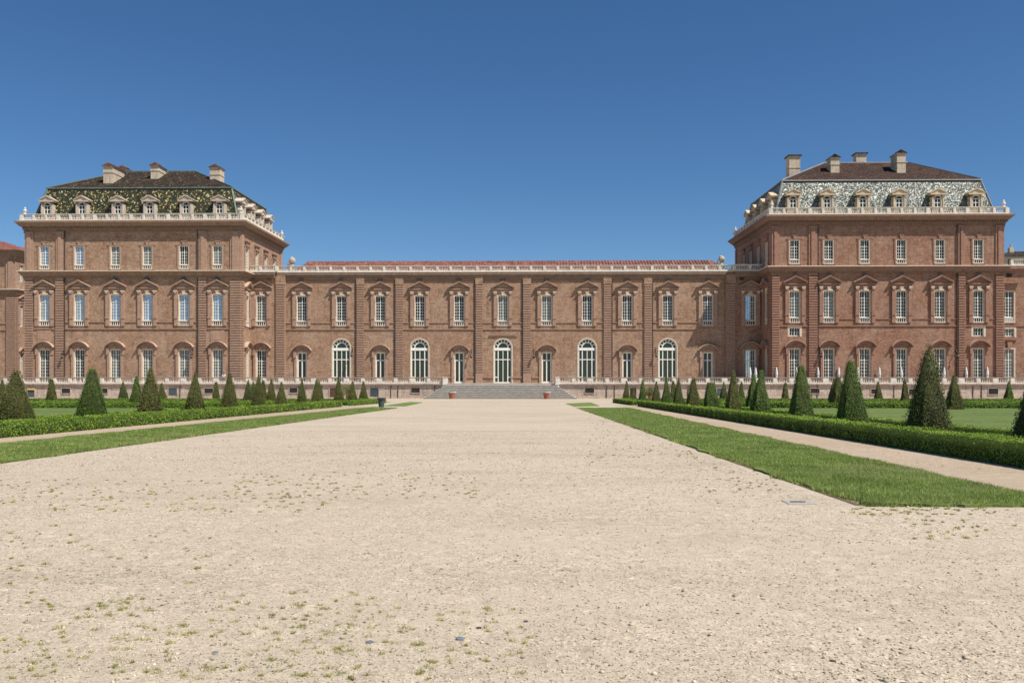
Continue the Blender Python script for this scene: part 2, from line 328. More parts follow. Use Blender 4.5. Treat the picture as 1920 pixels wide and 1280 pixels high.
def wall(name, parent, mat, u0, u1, z0, z1, ops, loc, rz, depth=.42):
    """sheet wall with real openings; ops = (uc, w, zb, zt, kind)"""
    mb = MB(); us = {u0, u1}; zs = {z0, z1}
    for uc, w, zb, zt, k in ops: us |= {uc-w/2, uc+w/2}; zs |= {zb, zt}
    us = sorted(us); zs = sorted(zs)
    for i in range(len(us)-1):
        cu = (us[i]+us[i+1])/2; run = None
        for j in range(len(zs)-1):
            cz = (zs[j]+zs[j+1])/2
            hole = any(abs(cu-o[0]) < o[1]/2 and o[2] < cz < o[3] for o in ops)
            if not hole:
                mb.quad((us[i], 0, zs[j]), (us[i+1], 0, zs[j]), (us[i+1], 0, zs[j+1]), (us[i], 0, zs[j+1]))
    d = -depth
    for uc, w, zb, zt, k in ops:
        a, b = uc-w/2, uc+w/2
        zr = zt if k != 'arch' else zt-w/2
        mb.quad((a,0,zb),(a,0,zr),(a,d,zr),(a,d,zb)); mb.quad((b,0,zb),(b,d,zb),(b,d,zr),(b,0,zr))
        mb.quad((a,0,zb),(a,d,zb),(b,d,zb),(b,0,zb))
        if k != 'arch': mb.quad((a,0,zt),(b,0,zt),(b,d,zt),(a,d,zt))
        else:
            p = [(uc+x, z) for x, z in arc(w, w/2, zr, 14)]
            for i in range(14):
                (x0, y0), (x1, y1) = p[i], p[i+1]
                mb.quad((x0,0,y0),(x1,0,y1),(x1,0,zt),(x0,0,zt)); mb.quad((x0,0,y0),(x0,d,y0),(x1,d,y1),(x1,0,y1))
    return link(name, mb.mesh(name), mat, parent, loc, rz)

def rusticated(name, parent, mat, uc, w, z0, z1, n, loc, rz, side=0, course=.42, gap=.15):
    mb = MB(); mb.box(uc-w/2+.02, uc+w/2-.02, -.02, max(.02, n-.24), z0, z1)
    k = max(1, int((z1-z0)/course)); c = (z1-z0)/k
    for i in range(k): mb.box(uc-w/2, uc+w/2, -.02, n, z0+i*c, z0+(i+1)*c-gap)
    return link(name, mb.mesh(name), mat, parent, loc, rz)

# ---- window meshes (local: centre u=0, sill z=0)
def win_frame(w, h, cols, bands, y=-.22, bar=.095, mun=.045, arch=False):
    """bands: list of (z0, z1, rows) panes between heavier rails"""
    mb = MB(); mb.box(-w/2, -w/2+bar, y-.06, y, 0, h); mb.box(w/2-bar, w/2, y-.06, y, 0, h)
    mb.box(-bar*.55, bar*.55, y-.06, y+.012, 0, h)
    for (a, b, r) in bands:
        mb.box(-w/2+bar, w/2-bar, y-.06, y+.008, b-bar*.8, b)
        for i in range(1, r): 
            z = a+(b-a)*i/r; mb.box(-w/2+bar, w/2-bar, y-.05, y-.004, z-mun/2, z+mun/2)
    mb.box(-w/2+bar, w/2-bar, y-.06, y+.008, 0, bar*1.6)
    for i in range(1, cols):
        if cols % 2 == 0 and i == cols//2: continue
        u = -w/2+w*i/cols; mb.box(u-mun/2, u+mun/2, y-.05, y-.002, bar, h-bar*.8)
    return mb.mesh('window')
def pane(w, h, y=-.3):
    mb = MB(); mb.box(-w/2+.01, w/2-.01, y-.06, y, 0, h); return mb.mesh('glass')
def reveal(w, h, dz=0, y0=-.2, y1=.035, t=.13):
    """plaster jamb lining round the opening"""
    mb = MB(); mb.box(-w/2-t, -w/2+.03, y0, y1, dz, h+t); mb.box(w/2-.03, w/2+t, y0, y1, dz, h+t); mb.box(-w/2+.03, w/2-.03, y0, y1, h-.03, h+t)
    return mb.mesh('jamb')
def guard(w, h=.8):
    mb = MB(); mb.box(-w/2-.06, w/2+.06, -.1, .1, h-.11, h); mb.box(-w/2-.06, w/2+.06, -.1, .12, -.06, .07)
    c = 5
    for i in range(c): mb.lathe(-w/2+(i+.5)*w/c, 0.0, .07, [(r*.95, z*(h-.18)) for r, z in BAL], 6)
    return mb.mesh('window_balustrade')
def surround_pediment(w, h, W=3.75, rise=1.15, k=1.0):
    """pilaster strips, consoles, keystone mask and a triangular pediment; h = head of the opening"""
    mb = MB(); s = w/2+.13
    for g in (-1, 1):
        a, b = sorted((g*s, g*(s+.42))); mb.box(a, b, -.02, .20, -.95, h+.95)
        a, b = sorted((g*(s+.1), g*(s+.62))); mb.box(a, b, -.02, .30, .55, h+.72)
        mb.box(a-.04, b+.04, -.02, .40, h+.38, h+.74); mb.box(a-.06, b+.06, -.02, .34, .35, .6); mb.box(a, b, -.02, .26, -.9, .35)
        for q in range(9): mb.box(g*s-.09, g*s+.09, .19, .25, .9+q*(h-1.2)/9, 1.12+q*(h-1.2)/9)
    mb.box(-W/2+.25, W/2-.25, -.02, .14, h+.55, h+1.15)
    zb = h+1.15
    mb.prism([(-W/2+.12, zb+.16), (W/2-.12, zb+.16), (0, zb+rise-.05)], -.02, .16)
    mb.box(-W/2, W/2, -.02, .36, zb, zb+.16)
    for g in (-1, 1):
        p = [(g*(W/2+.08), zb+.16), (g*(W/2+.08), zb+.36), (0, zb+rise+.22), (0, zb+rise)]
        if g < 0: p = p[::-1]
        mb.prism(p, -.02, .64*k)
    return mb.mesh('pediment')
def ped_coping(h, W=3.75, rise=1.15):
    mb = MB(); zb = h+1.15
    for g in (-1, 1):
        p = [(g*(W/2+.12), zb+.33), (g*(W/2+.12), zb+.41), (0, zb+rise+.27), (0, zb+rise+.18)]
        mb.prism(p if g > 0 else p[::-1], -.02, .70)
    return mb.mesh('coping')
def hood_coping(h, W=3.5, rise=1.0):
    mb = MB(); a, b = arc(W+.06, rise, h+.46, 14), arc(W-.02, rise, h+.37, 14)
    for k in range(14): mb.prism([b[k], b[k+1], a[k+1], a[k]][::-1], -.02, .72)
    return mb.mesh('coping')
def console(h):
    mb = MB(); mb.box(-.30, .30, .28, .52, h+.58, h+.76); mb.box(-.2, .2, .28, .46, h+.34, h+.58); return mb.mesh('console')
def keystone(h):
    mb = MB()
    mb.prism([(-.2, h+.12), (.2, h+.12), (.28, h+.62), (-.28, h+.62)], -.02, .26); mb.box(-.34, .34, -.02, .30, h+.60, h+.72)
    mb.prism([(-.7, h+.13), (-.22, h+.13), (-.27, h+.42), (-.55, h+.32)], -.02, .14); mb.prism([(.22, h+.13), (.7, h+.13), (.55, h+.32), (.27, h+.42)], -.02, .14)
    return mb.mesh('keystone')
def surround_hood(w, h, W=3.5, rise=1.0):
    mb = MB(); s = w/2+.13
    for g in (-1, 1):
        a, b = sorted((g*s, g*(s+.38))); mb.box(a, b, -.02, .20, 0, h+.3)
        a, b = sorted((g*(s+.12), g*(s+.5))); mb.box(a, b, -.02, .30, h-.9, h+.35)
    o = arc(W, rise, h+.42, 12); i_ = arc(W-.1, rise, h+.24, 12)
    for k in range(12): mb.prism([i_[k], i_[k+1], o[k+1], o[k]][::-1], -.02, .68)
    for k in range(12):
        a = arc(W-.5, rise, h+.2, 12)
        mb.prism([(a[k][0], h+.2), (a[k+1][0], h+.2), a[k+1], a[k]][::-1], -.02, .12)
    mb.prism([(-.24, h+.1), (.24, h+.1), (.32, h+.62), (-.32, h+.62)], .12, .3)
    mb.prism([(-.85, h+.12), (-.3, h+.12), (-.36, h+.5), (-.6, h+.42)], .12, .2); mb.prism([(.3, h+.12), (.85, h+.12), (.6, h+.42), (.36, h+.5)], .12, .2)
    return mb.mesh('arched_hood')
def surround_eared(w, h):
    mb = MB(); s = w/2+.13
    for g in (-1, 1):
        a, b = sorted((g*s, g*(s+.2))); mb.box(a, b, -.02, .09, -.8, h+.15)
        for q in range(14): a, b = sorted((g*(s+.2), g*(s+.34))); mb.box(a, b, -.02, .08, .1+q*.26, .24+q*.26)
        a, b = sorted((g*(s+.0), g*(s+.5))); mb.box(a, b, -.02, .12, h+.12, h+.28)
    mb.box(-s-.05, s+.05, -.02, .10, h+.15, h+.3)
    mb.prism([(-.2, h+.15), (.2, h+.15), (.32, h+.75), (-.32, h+.75)], -.02, .2); mb.box(-.42, .42, -.02, .24, h+.72, h+.84)
    return mb.mesh('window_trim')

W1w, W1h = 1.72, 4.35      # first floor (opening above the guard)
MESH = {
 'w1f': win_frame(W1w, W1h, 4, [(0, 3.25, 6), (3.25, W1h, 1)]), 'w1g': pane(W1w, W1h+.0), 'w1r': reveal(W1w, W1h, -.85),
 'w1b': guard(W1w), 'w1s': surround_pediment(W1w, W1h), 'key': keystone(W1h), 'con': console(W1h), 'pcop': ped_coping(W1h), 'gcop': hood_coping(5.75), 'dcop': hood_coping(5.35),
 'gf': win_frame(1.72, 5.75, 4, [(0, 3.9, 7), (3.9, 5.75, 2)], bar=.11), 'gg': pane(1.72, 5.75), 'gr': reveal(1.72, 5.75, 0, t=.16), 'gs': surround_hood(1.72, 5.75),
 'df': win_frame(1.62, 5.35, 2, [(0, 4.05, 1), (4.05, 5.35, 1)], bar=.17), 'dg': pane(1.62, 5.35), 'dr': reveal(1.62, 5.35, 0, t=.16), 'ds': surround_hood(1.62, 5.35),
 'w2f': win_frame(1.55, 3.2, 4, [(0, 2.15, 4), (2.15, 3.2, 1)], bar=.085), 'w2g': pane(1.55, 3.2), 'w2r': reveal(1.55, 3.2, -.75, t=.11), 'w2b': guard(1.55, .7), 'w2s': surround_eared(1.55, 3.2),
 'sf': win_frame(1.75, 1.35, 4, [(0, 1.35, 2)], bar=.08), 'sg': pane(1.75, 1.35), 'sr': reveal(1.75, 1.35, -.1, t=.3),
}
def arched_door():
    W, H, zs = 3.1, 7.75, 6.2
    mb = MB(); y = -.24; b = .17
    for g in (-1, 1):
        a, c = sorted((g*(W/2), g*(W/2-b))); mb.box(a, c, y-.07, y, 0, zs)
        a, c = sorted((g*(W/2-.62), g*(W/2-.62-b))); mb.box(a, c, y-.07, y+.01, 0, zs-.25)
        a, c = sorted((g*(W/2-b), g*(W/2-.62))); mb.box(a, c, y-.07, y-.01, .95, 1.12)
    mb.box(-.06, .06, y-.07, y+.015, 0, zs-.25); mb.box(-W/2+b, W/2-b, y-.07, y+.02, 0, .2)
    mb.box(-W/2+b, W/2-b, y-.07, y+.02, 4.05, 4.2); mb.box(-W/2-.02, W/2+.02, y-.07, y+.06, 5.72, 6.2)
    def ring(r1, r0, d):
        for k in range(16):
            a0, a1 = math.pi*k/16, math.pi*(k+1)/16
            mb.prism([(r0*math.cos(a0), zs+r0*math.sin(a0)), (r1*math.cos(a0), zs+r1*math.sin(a0)), (r1*math.cos(a1), zs+r1*math.sin(a1)), (r0*math.cos(a1), zs+r0*math.sin(a1))], y-.07, y+d)
    ring(1.55, 1.42, .0); ring(1.0, .82, .01)
    for k in range(1, 7):
        a = math.pi*k/7; c, s = math.cos(a), math.sin(a); t = .07
        mb.prism([(1.0*c+t*s, zs+1.0*s-t*c), (1.43*c+t*s, zs+1.43*s-t*c), (1.43*c-t*s, zs+1.43*s+t*c), (1.0*c-t*s, zs+1.0*s+t*c)], y-.07, y-.005)
    f = mb.mesh('arched_door')
    g = MB(); g.prism([(-1.54, 0), (1.54, 0)]+[(x, z) for x, z in arc(3.08, 1.54, zs, 16)][::-1], -.38, -.31)
    s = MB(); a, c = arc(3.1, 1.55, zs, 16), arc(3.46, 1.73, zs, 16)
    for k in range(16): s.prism([a[k], c[k], c[k+1], a[k+1]], -.2, .05)
    s.box(-1.73, -1.55, -.2, .05, 0, zs); s.box(1.55, 1.73, -.2, .05, 0, zs)
    return f, g.mesh('glass'), s.mesh('jamb')
MESH['af'], MESH['ag'], MESH['ar'] = arched_door()

def glass_variant(key, gm):
    k = key+'|'+gm
    if k not in MESH: MESH[k] = MESH[key].copy(); MESH[k].materials.clear(); MESH[k].materials.append(M[gm])
    return MESH[k]
def red_variant(key, mat):
    k = key+'|'+mat
    if k not in MESH: MESH[k] = MESH[key].copy(); MESH[k].materials.clear(); MESH[k].materials.append(M[mat])
    return MESH[k]
def window(parent, kind, uc, z, loc, rz, trim='trim', g='glass', surround=True, name=None):
    c, s = math.cos(rz), math.sin(rz)
    P = (loc[0]+c*uc, loc[1]+s*uc, z)
    pre = {'1':'w1', 'g':'g', 'd':'d', '2':'w2', 's':'s', 'a':'a'}[kind]
    nm = name or {'1':'window', 'g':'window', 'd':'door', '2':'window', 's':'window', 'a':'arched_door'}[kind]
    o = link(nm, MESH[pre+'f'], M['frame'], parent, P, rz)
    link('glass', glass_variant(pre+'g', g), None, o)
    link('jamb', red_variant(pre+'r', 'jamb'), None, o)
    if kind in '12': link('window_balustrade', red_variant(pre+'b', 'stone'), None, o, (0, 0, -.84 if kind == '1' else -.72))
    if surround and kind in '1gd2': link({'1':'pediment', 'g':'arched_hood', 'd':'arched_hood', '2':'window_trim'}[kind], red_variant(pre+'s', trim), None, o)
    if kind == '1' and surround: link('keystone', red_variant('key', 'jamb'), None, o); [link('console', red_variant('con', 'jamb'), None, o, (g_*(W1w/2+.51), 0, 0)) for g_ in (-1, 1)]; link('coping', red_variant('pcop', 'coping' if trim == 'trim' else 'coping_red'), None, o)
    if kind in 'gd' and surround: link('coping', red_variant(kind+'cop', 'coping' if trim == 'trim' else 'coping_red'), None, o)
    return o
def opening(kind, uc, z):
    return {'1': (uc, W1w, z-.85, z+W1h, 'r'), 'g': (uc, 1.72, z, z+5.75, 'r'), 'd': (uc, 1.62, z, z+5.35, 'r'),
            '2': (uc, 1.55, z-.74, z+3.2, 'r'), 's': (uc, 1.75, z, z+1.35, 'r'), 'a': (uc, 3.1, z, z+7.75, 'arch')}[kind]

FL = 0.28     # terrace floor
YC = 150.0    # gallery front

# ------------------------------------------------------------------ gallery wing
gal = empty('palace_gallery', (-3.5, YC, FL), 'long low brick gallery with arched doors and a red tiled roof between the two pavilions', 'building')
def rel(o, p): return (p[0]-o.location[0], p[1]-o.location[1], p[2]-o.location[2])
def build_gallery():
    P = gal; L = rel(P, (0, YC, 0)); FLOC = (L[0], L[1], L[2])
    def W(kind, px, z, g='glass', Y=YC, **k):
        window(P, kind, X(px, Y), z+L[2], (L[0], Y-YC, 0), 0, g=g, **k)
    zu = Z(860, 601.5, YC)
    ups = [(566,'glass'),(640,'glass'),(713,'glass'),(787,'glass'),(861,'glass'),(943,'glass_curtain'),(1025,'glass_curtain'),(1101,'glass'),(1176,'glass'),(1252,'glass'),(1327,'glass')]
    low = [(566,'d'),(640,'a'),(713,'d'),(787,'a'),(861,'d'),(943,'a'),(1025,'d'),(1101,'a'),(1176,'d'),(1252,'a'),(1327,'d')]
    ops = [opening('1', X(p, YC), zu) for p, g in ups]+[opening(k, X(p, YC), FL) for p, k in low]
    xa, xb = X(519, YC), X(1377, YC); zt = 19.75
    wall('wall', P, M['brick'], xa, xb, FL-.4, zt, ops, FLOC, 0)
    for p, g in ups: W('1', p, zu, g)
    for p, k in low: W(k, p, FL, 'glass_green' if k == 'a' or p in (861, 1025) else 'glass')
    # set-back linking bays beside the pavilions stand a little forward
    Y2 = YC-.5; D2 = (L[0], -.5, L[2])
    for (pa, pb, pw, g1, g2, bm) in ((440, 519, 490, 'glass_curtain', 'glass', 'brick'), (1377, 1450, 1407, 'glass_sky', 'glass_sky', 'brick_red')):
        u = X(pw, Y2)
        w = wall('wall', P, M[bm], X(pa, Y2), X(pb, Y2), FL-.4, zt, [opening('1', u, zu), opening('g', u, FL)], D2, 0)
        window(P, '1', u, zu+L[2], (L[0], -.5, 0), 0, g=g1); window(P, 'g', u, FL+L[2], (L[0], -.5, 0), 0, g=g2)
    m = MB(); m.box(X(519, YC)-.02, X(519, YC)+.0, -1, .5, FL-.4, zt); m.box(X(1377, YC), X(1377, YC)+.02, -1, .5, FL-.4, zt); link('wall', m.mesh('wall_return'), M['brick'], P, FLOC)
    ztp = Z(700, 534, YC)
    for pa, pb, n in ((519.4, 535.5, .75), (669, 683, .28), (742, 756, .28), (892, 905, .28), (981, 995.5, .28), (1132, 1146, .28), (1208, 1222, .28), (1360, 1377, .75)):
        a, b = X(pa, YC), X(pb, YC)
        z0 = FL+1.5 if 880 < pa < 1000 else FL
        rusticated('pilaster', P, M['trim'], (a+b)/2, b-a, z0, ztp, n, FLOC, 0)
        if z0 > FL: m = MB(); m.box(a-.02, b+.02, -.02, n+.02, FL, z0); link('pilaster_base', m.mesh('pilaster_base'), M['trim'], P, FLOC)
        m = MB(); m.box(a-.05, b+.05, -.02, n+.03, ztp+.0, zt-.5); link('pilaster_capital', m.mesh('pilaster_capital'), M['brick'], P, FLOC)
        if n < .5:
            d = MB(); d.lathe(a-.16 if pa < 990 else b+.16, .14, FL, [(.07, 0), (.07, zt-FL-1.2)], 6); link('drainpipe', d.mesh('drainpipe'), M['gutter'], P, FLOC)
    # string courses broken at the windows, low plinth band
    m = MB(); zs = Z(860, 618, YC); m.box(xa, xb, -.02, .14, zs, zs+.16)
    zq = Z(860, 605.5, YC); us = [xa]+[v for p, g in ups for v in (X(p, YC)-1.45, X(p, YC)+1.45)]+[xb]
    for i in range(0, len(us), 2): m.box(us[i], us[i+1], -.02, .12, zq, zq+.14)
    m.box(xa, xb, -.02, .10, Z(860, 527.5, YC), Z(860, 526.5, YC))
    for pa, pb in ((871, 891), (906, 925), (961, 980), (997, 1015), (829, 852), (1034, 1060)): m.box(X(pa, YC), X(pb, YC), -.02, .14, FL+.9, FL+1.1)
    link('string_course', m.mesh('string_course'), M['trim'], P, FLOC)
    m = MB(); m.box(X(917, YC), X(969, YC), -.02, .16, Z(943, 631, YC), Z(943, 627.5, YC)); m.box(X(919, YC), X(967, YC), -.02, .24, Z(943, 628.5, YC), Z(943, 627, YC)); link('ledge', m.mesh('ledge'), M['trim'], P, FLOC)
    # cornice
    m = MB()
    for (z0, z1, n) in ((18.35, 18.62, .2), (18.62, 18.95, .3), (18.95, 19.3, .42), (19.3, 19.72, .56)): m.box(xa, xb, -.4, n, z0, z1)
    m.box(X(441, Y2), xa, -.4, .56+.75, 19.3, 19.72); m.box(X(441, Y2), xa, -.4, 1.1, 18.75, 19.3)
    m.box(xb, X(1449, Y2), -.4, .56+.75, 19.3, 19.72); m.box(xb, X(1449, Y2), -.4, 1.1, 18.75, 19.3)
    link('cornice', m.mesh('cornice'), M['cornice'], P, FLOC)
    m = MB(); m.box(X(437, Y2), X(1449, Y2), -1.2, .62, 19.72, 19.86); m.box(X(441, Y2), xa, -1.2, 1.38, 19.72, 19.861); m.box(xb, X(1449, Y2), -1.2, 1.38, 19.72, 19.861); link('cornice_cap', m.mesh('cornice_cap'), M['stone'], P, FLOC)
    for p, g in ups+[(477, 0), (508, 0), (1388, 0)]:
        v = MB(); uu = X(p, YC); n0 = 1.1 if p < 519 or p > 1377 else .33
        v.box(uu-.42, uu+.42, n0, n0+.03, Z(p, 526, YC), Z(p, 522, YC)); link('vent', v.mesh('vent'), M['dark'], P, FLOC)
    balustrade('balustrade', P, M['stone'], xa+.3, xb-.3, .28, 19.86, 1.02, 2.33, .44, FLOC)
    balustrade('balustrade', P, M['stone'], X(461, Y2), xa+.3, 1.05, 19.862, 1.02, 2.33, .5, FLOC)
    balustrade('balustrade', P, M['stone'], xb-.3, X(1434, Y2), 1.05, 19.862, 1.02, 2.33, .5, FLOC)
    # roof
    r = MB(); x0, x1 = X(556, YC), X(1349, YC)
    r.hull([(x0-1.5, 1.1, 19.9), (x1+2.2, 1.1, 19.9), (x1+2.2, 16, 19.9), (x0-1.5, 16, 19.9)], [(x0+.2, 7.6, 22.75), (x1+.3, 7.6, 22.75), (x1+.3, 9.4, 22.75), (x0+.2, 9.4, 22.75)])
    ro = link('roof', r.mesh('roof'), M['tile_red'], P, FLOC)
    rr = MB(); 
    n = int((x1-x0)/.55)
    for i in range(n): 
        u = x0+i*.55; rr.hull([(u, 1.3, 20.02), (u+.2, 1.3, 20.02), (u+.2, 7.6, 22.78), (u, 7.6, 22.78)], [(u+.05, 1.3, 20.12), (u+.15, 1.3, 20.12), (u+.15, 7.6, 22.88), (u+.05, 7.6, 22.88)])
    link('tile_rows', rr.mesh('tile_rows'), M['tile_red'], ro)
    b = MB(); b.box(x0-12, x1+12, -16, -1.0, FL, 19.8); link('rear_body', b.mesh('rear_body'), M['brick'], P, FLOC)
    # wall lamps are things of their own (below)
build_gallery()

def ornament(px, flip, label):
    """draped stone trophy with a helmet-like crest standing at the end of the balustrade"""
    bm = bmesh.new()
    def blob(c, r, s, rot=0):
        v = bmesh.ops.create_icosphere(bm, subdivisions=2, radius=r)['verts']
        mt = Matrix.Translation(c) @ Matrix.Rotation(rot, 4, 'Y') @ Matrix.Diagonal((*s, 1)); bmesh.ops.transform(bm, matrix=mt, verts=v)
    blob((0, 0, .35), .34, (1, .9, 1.2)); blob((.12*flip, 0, 1.15), .48, (1.05, .9, .95)); blob((.30*flip, 0, 1.0), .3, (1.2, .8, .6), .3*flip)
    blob((-.32*flip, .05, .8), .36, (.75, .9, 1.75), .45*flip); blob((-.55*flip, .05, .35), .3, (.8, .8, 1.2), .5*flip); blob((0, 0, 1.5), .26, (1.4, .7, .7))
    bmesh.ops.create_cube(bm, size=.8, matrix=Matrix.Translation((0, 0, 0)))
    for v in bm.verts: v.co += Vector((random.uniform(-.03, .03), random.uniform(-.03, .03), random.uniform(-.03, .03)))
    me = bpy.data.meshes.new('roof_statue'); bm.to_mesh(me); bm.free()
    o = link('roof_statue', me, M['rail'], None, (X(px, 151.5), 151.5, 20.6)); o.scale = (1.15, 1.1, 1.3)  # darker rail stone puts the right trophy's shade into its colour
    tag(o, label, 'statue', 'carved stone trophies at the gallery roof ends')
ornament(547, 1, 'pale carved stone trophy at the roof end beside the left pavilion')
ornament(1352, 1, 'draped stone trophy with shade toned into its stone at the roof end beside the right pavilion')

# ------------------------------------------------------------------ pavilions
def chimney(parent, x, y, z, w, d, h, mat='chimney', cap='tile_red', gable=True):
    m = MB(); m.box(x-w/2, x+w/2, -y-d/2, -y+d/2, z-2.5, z+h); m.box(x-w/2-.08, x+w/2+.08, -y-d/2-.08, -y+d/2+.08, z+h*.45, z+h*.45+.15)
    m.box(x-w/2-.12, x+w/2+.12, -y-d/2-.12, -y+d/2+.12, z+h, z+h+.16)
    c = link('chimney', m.mesh('chimney'), M[mat], parent)
    k = MB()
    if gable:
        k.hull([(x-w/2-.24, y-d/2-.24, z+h+.16), (x+w/2+.24, y-d/2-.24, z+h+.16), (x+w/2+.24, y+d/2+.24, z+h+.16), (x-w/2-.24, y+d/2+.24, z+h+.16)],
               [(x-.06, y-d/2-.3, z+h+.62), (x+.06, y-d/2-.3, z+h+.62), (x+.06, y+d/2+.3, z+h+.62), (x-.06, y+d/2+.3, z+h+.62)])
        for i in range(int(d/.4)): k.lathe(x, -(y-d/2+.2+i*.4), z+h+.55, [(.13, 0), (.13, .25)], 6)
    else: k.box(x-w/2-.25, x+w/2+.25, -y-d/2-.25, -y+d/2+.25, z+h+.16, z+h+.34)
    link('chimney_cap', k.mesh('chimney_cap'), M[cap], c)

def pavilion(name, label, x0, x1, y0, y1, zc, zs, bm, tr, cols_px, pil_px, side, roofm, topm, hipm, dorm, win_g, ridge, chims, eave_z, ridge_z, small):
    P = empty(name, ((x0+x1)/2, y0, FL), label, 'building')
    ox, oy, oz = P.location
    F = (-ox, 0, -oz)                      # frame for front-facing elements (u = world X)
    if side > 0: S = (x1-ox, -oy, -oz); srz = math.pi/2
    else: S = (x0-ox, -oy, -oz); srz = -math.pi/2
    cx = [X(p, y0) for p in cols_px]
    zu = Z(cols_px[2], 601, y0) if side > 0 else Z(cols_px[2], 595, y0)
    z2 = Z(cols_px[2], 496.6, y0) if side > 0 else Z(cols_px[2], 486, y0)
    ops = []; gm = win_g
    for i, u in enumerate(cx):
        ops += [opening('1', u, zu), opening('g', u, FL), opening('2', u, z2)]
        if small and i in (0, 5): ops.append(opening('s', u, Z(cols_px[i], 630, y0)))
    wall('wall', P, M[bm], x0, x1, FL-.4, zc-1.2, ops, F, 0)
    for i, u in enumerate(cx):
        window(P, '1', u, zu-oz, (-ox, 0, 0), 0, tr, gm[1][i]); window(P, 'g', u, FL-oz, (-ox, 0, 0), 0, tr, gm[0][i]); window(P, '2', u, z2-oz, (-ox, 0, 0), 0, tr, gm[2][i])
        if small and i in (0, 5): window(P, 's', u, Z(cols_px[i], 630, y0)-oz, (-ox, 0, 0), 0, tr, 'glass')
        if not small and i in (0, 5):
            m = MB(); za, zb = Z(cols_px[i], 641, y0), Z(cols_px[i], 616.5, y0)-.25
            m.box(u-1.2, u+1.2, -.02, .10, za, zb); m.box(u-.85, u+.85, .1, .13, za+.35, zb-.3); link('blank_panel', m.mesh('blank_panel'), M[tr], P, F)
        if i >= (2 if side > 0 else 0):
            m = MB(); a = (518.5, 530) if side > 0 else (510.5, 513.5)
            m.box(u-.28, u+.28, .0, .34, Z(cols_px[i], a[1], y0), Z(cols_px[i], a[0], y0)); link('vent', m.mesh('vent'), M['slate'], P, F)
    # side wall: windows of the top storey show above the gallery roof, one bay below
    def su(y): return y if side > 0 else -y
    sy = [y0+3.0, y0+8.2, y0+13.4, y0+18.6]
    sops = [opening('2', su(y), z2) for y in sy]+[opening('1', su(sy[0]), zu), opening('g', su(sy[0]), FL)]
    a, b = sorted((su(y0), su(y1)))
    wall('wall', P, M[bm], a, b, FL-.4, zc-1.2, sops, S, srz)
    sg = 'glass' if side > 0 else 'glass_sky'
    for y in sy: window(P, '2', su(y), z2-oz, (S[0], S[1], 0), srz, tr, sg)
    for y in sy:
        m = MB(); z = z2+3.9; u = su(y); m.box(u-1.3, u+1.3, -.02, .5, z+.35, z+.55); m.box(u-1.0, u+1.0, -.02, .25, z-.35, z+.35); link('window_hood', m.mesh('window_hood'), M[tr], P, S, srz)
    window(P, '1', su(sy[0]), zu-oz, (S[0], S[1], 0), srz, tr, sg); window(P, 'g', su(sy[0]), FL-oz, (S[0], S[1], 0), srz, tr, sg)
    m = MB(); xo = x0 if side > 0 else x1
    m.hull([(x0+.5, y0+.6-oy+oy, FL-.4), (x1-.5, y0+.6, FL-.4), (x1-.5, y1, FL-.4), (x0+.5, y1, FL-.4)], [(x0+.5, y0+.6, zc-1), (x1-.5, y0+.6, zc-1), (x1-.5, y1, zc-1), (x0+.5, y1, zc-1)])
    for w0, w1 in ((x0, x0+.5), (x1-.5, x1)):
        if (w0 == x0) == (side > 0): m.hull([(w0, y0, FL-.4), (w1, y0+.01, FL-.4), (w1, y1, FL-.4), (w0, y1, FL-.4)], [(w0, y0, zc-1.2), (w1, y0+.01, zc-1.2), (w1, y1, zc-1.2), (w0, y1, zc-1.2)])
    link('rear_body', m.mesh('rear_body'), M[bm], P, (-ox, -oy, -oz))
    # pilasters
    ztp = zs-1.6
    for pa, pb in pil_px:
        a, b = X(pa, y0), X(pb, y0)
        if pa == pil_px[0][0]: a = x0-(.0 if side > 0 else .02)
        if pa == pil_px[-1][0]: b = x1+(.02 if side > 0 else 0)
        rusticated('pilaster', P, M[tr], (a+b)/2, b-a, FL, ztp, .3, F, 0)
        m = MB(); m.box(a-.05, b+.05, -.02, .34, ztp, zs-1.15); link('pilaster_capital', m.mesh('pilaster_capital'), M[bm], P, F)
        m = MB(); m.box(a, b, -.02, .16, zs+.01, zc-2.0); m.box(a+.38, b-.38, .16, .30, zs+.01, zc-2.0); m.box(a-.06, b+.06, -.02, .36, zc-2.0, zc-1.75); link('upper_pilaster', m.mesh('upper_pilaster'), M[tr], P, F)
    for v in (pil_px[1], pil_px[-2]):
        u = X(v[1], y0)+.2 if v is pil_px[1] and side > 0 else X(v[0], y0)-.2 if v is pil_px[-2] else X(v[1], y0)+.15
        m = MB(); m.lathe(u, .16, FL, [(.085, 0), (.085, zc-1.4-FL)], 6); link('drainpipe', m.mesh('drainpipe'), M['gutter'], P, F)
    cu = su(y0+.62); rusticated('pilaster', P, M[tr], cu, 1.2, FL, ztp, .22, S, srz)
    m = MB(); m.box(cu-.6, cu+.6, -.02, .14, zs+.01, zc-2); link('upper_pilaster', m.mesh('upper_pilaster'), M[tr], P, S, srz)
    cu = su(y1-.62); m = MB(); m.box(cu-.6, cu+.6, -.02, .14, zs+.01, zc-2); link('upper_pilaster', m.mesh('upper_pilaster'), M[tr], P, S, srz)
    # strings
    m = MB(); za = Z(cols_px[2], 617 if side > 0 else 611.5, y0); m.box(x0, x1, -.02, .16, za, za+.17)
    zq = zu-.3; us = [x0]+[v for u in cx for v in (u-1.45, u+1.45)]+[x1]
    for i in range(0, len(us), 2): m.box(us[i], us[i+1], -.02, .12, zq, zq+.13)
    link('string_course', m.mesh('string_course'), M[tr], P, F)
    m = MB()
    m.slab(x0, x1, y0, y1, zs-1.15, zs-.85, .30); m.slab(x0, x1, y0, y1, zs-.85, zs-.14, .42, .86)
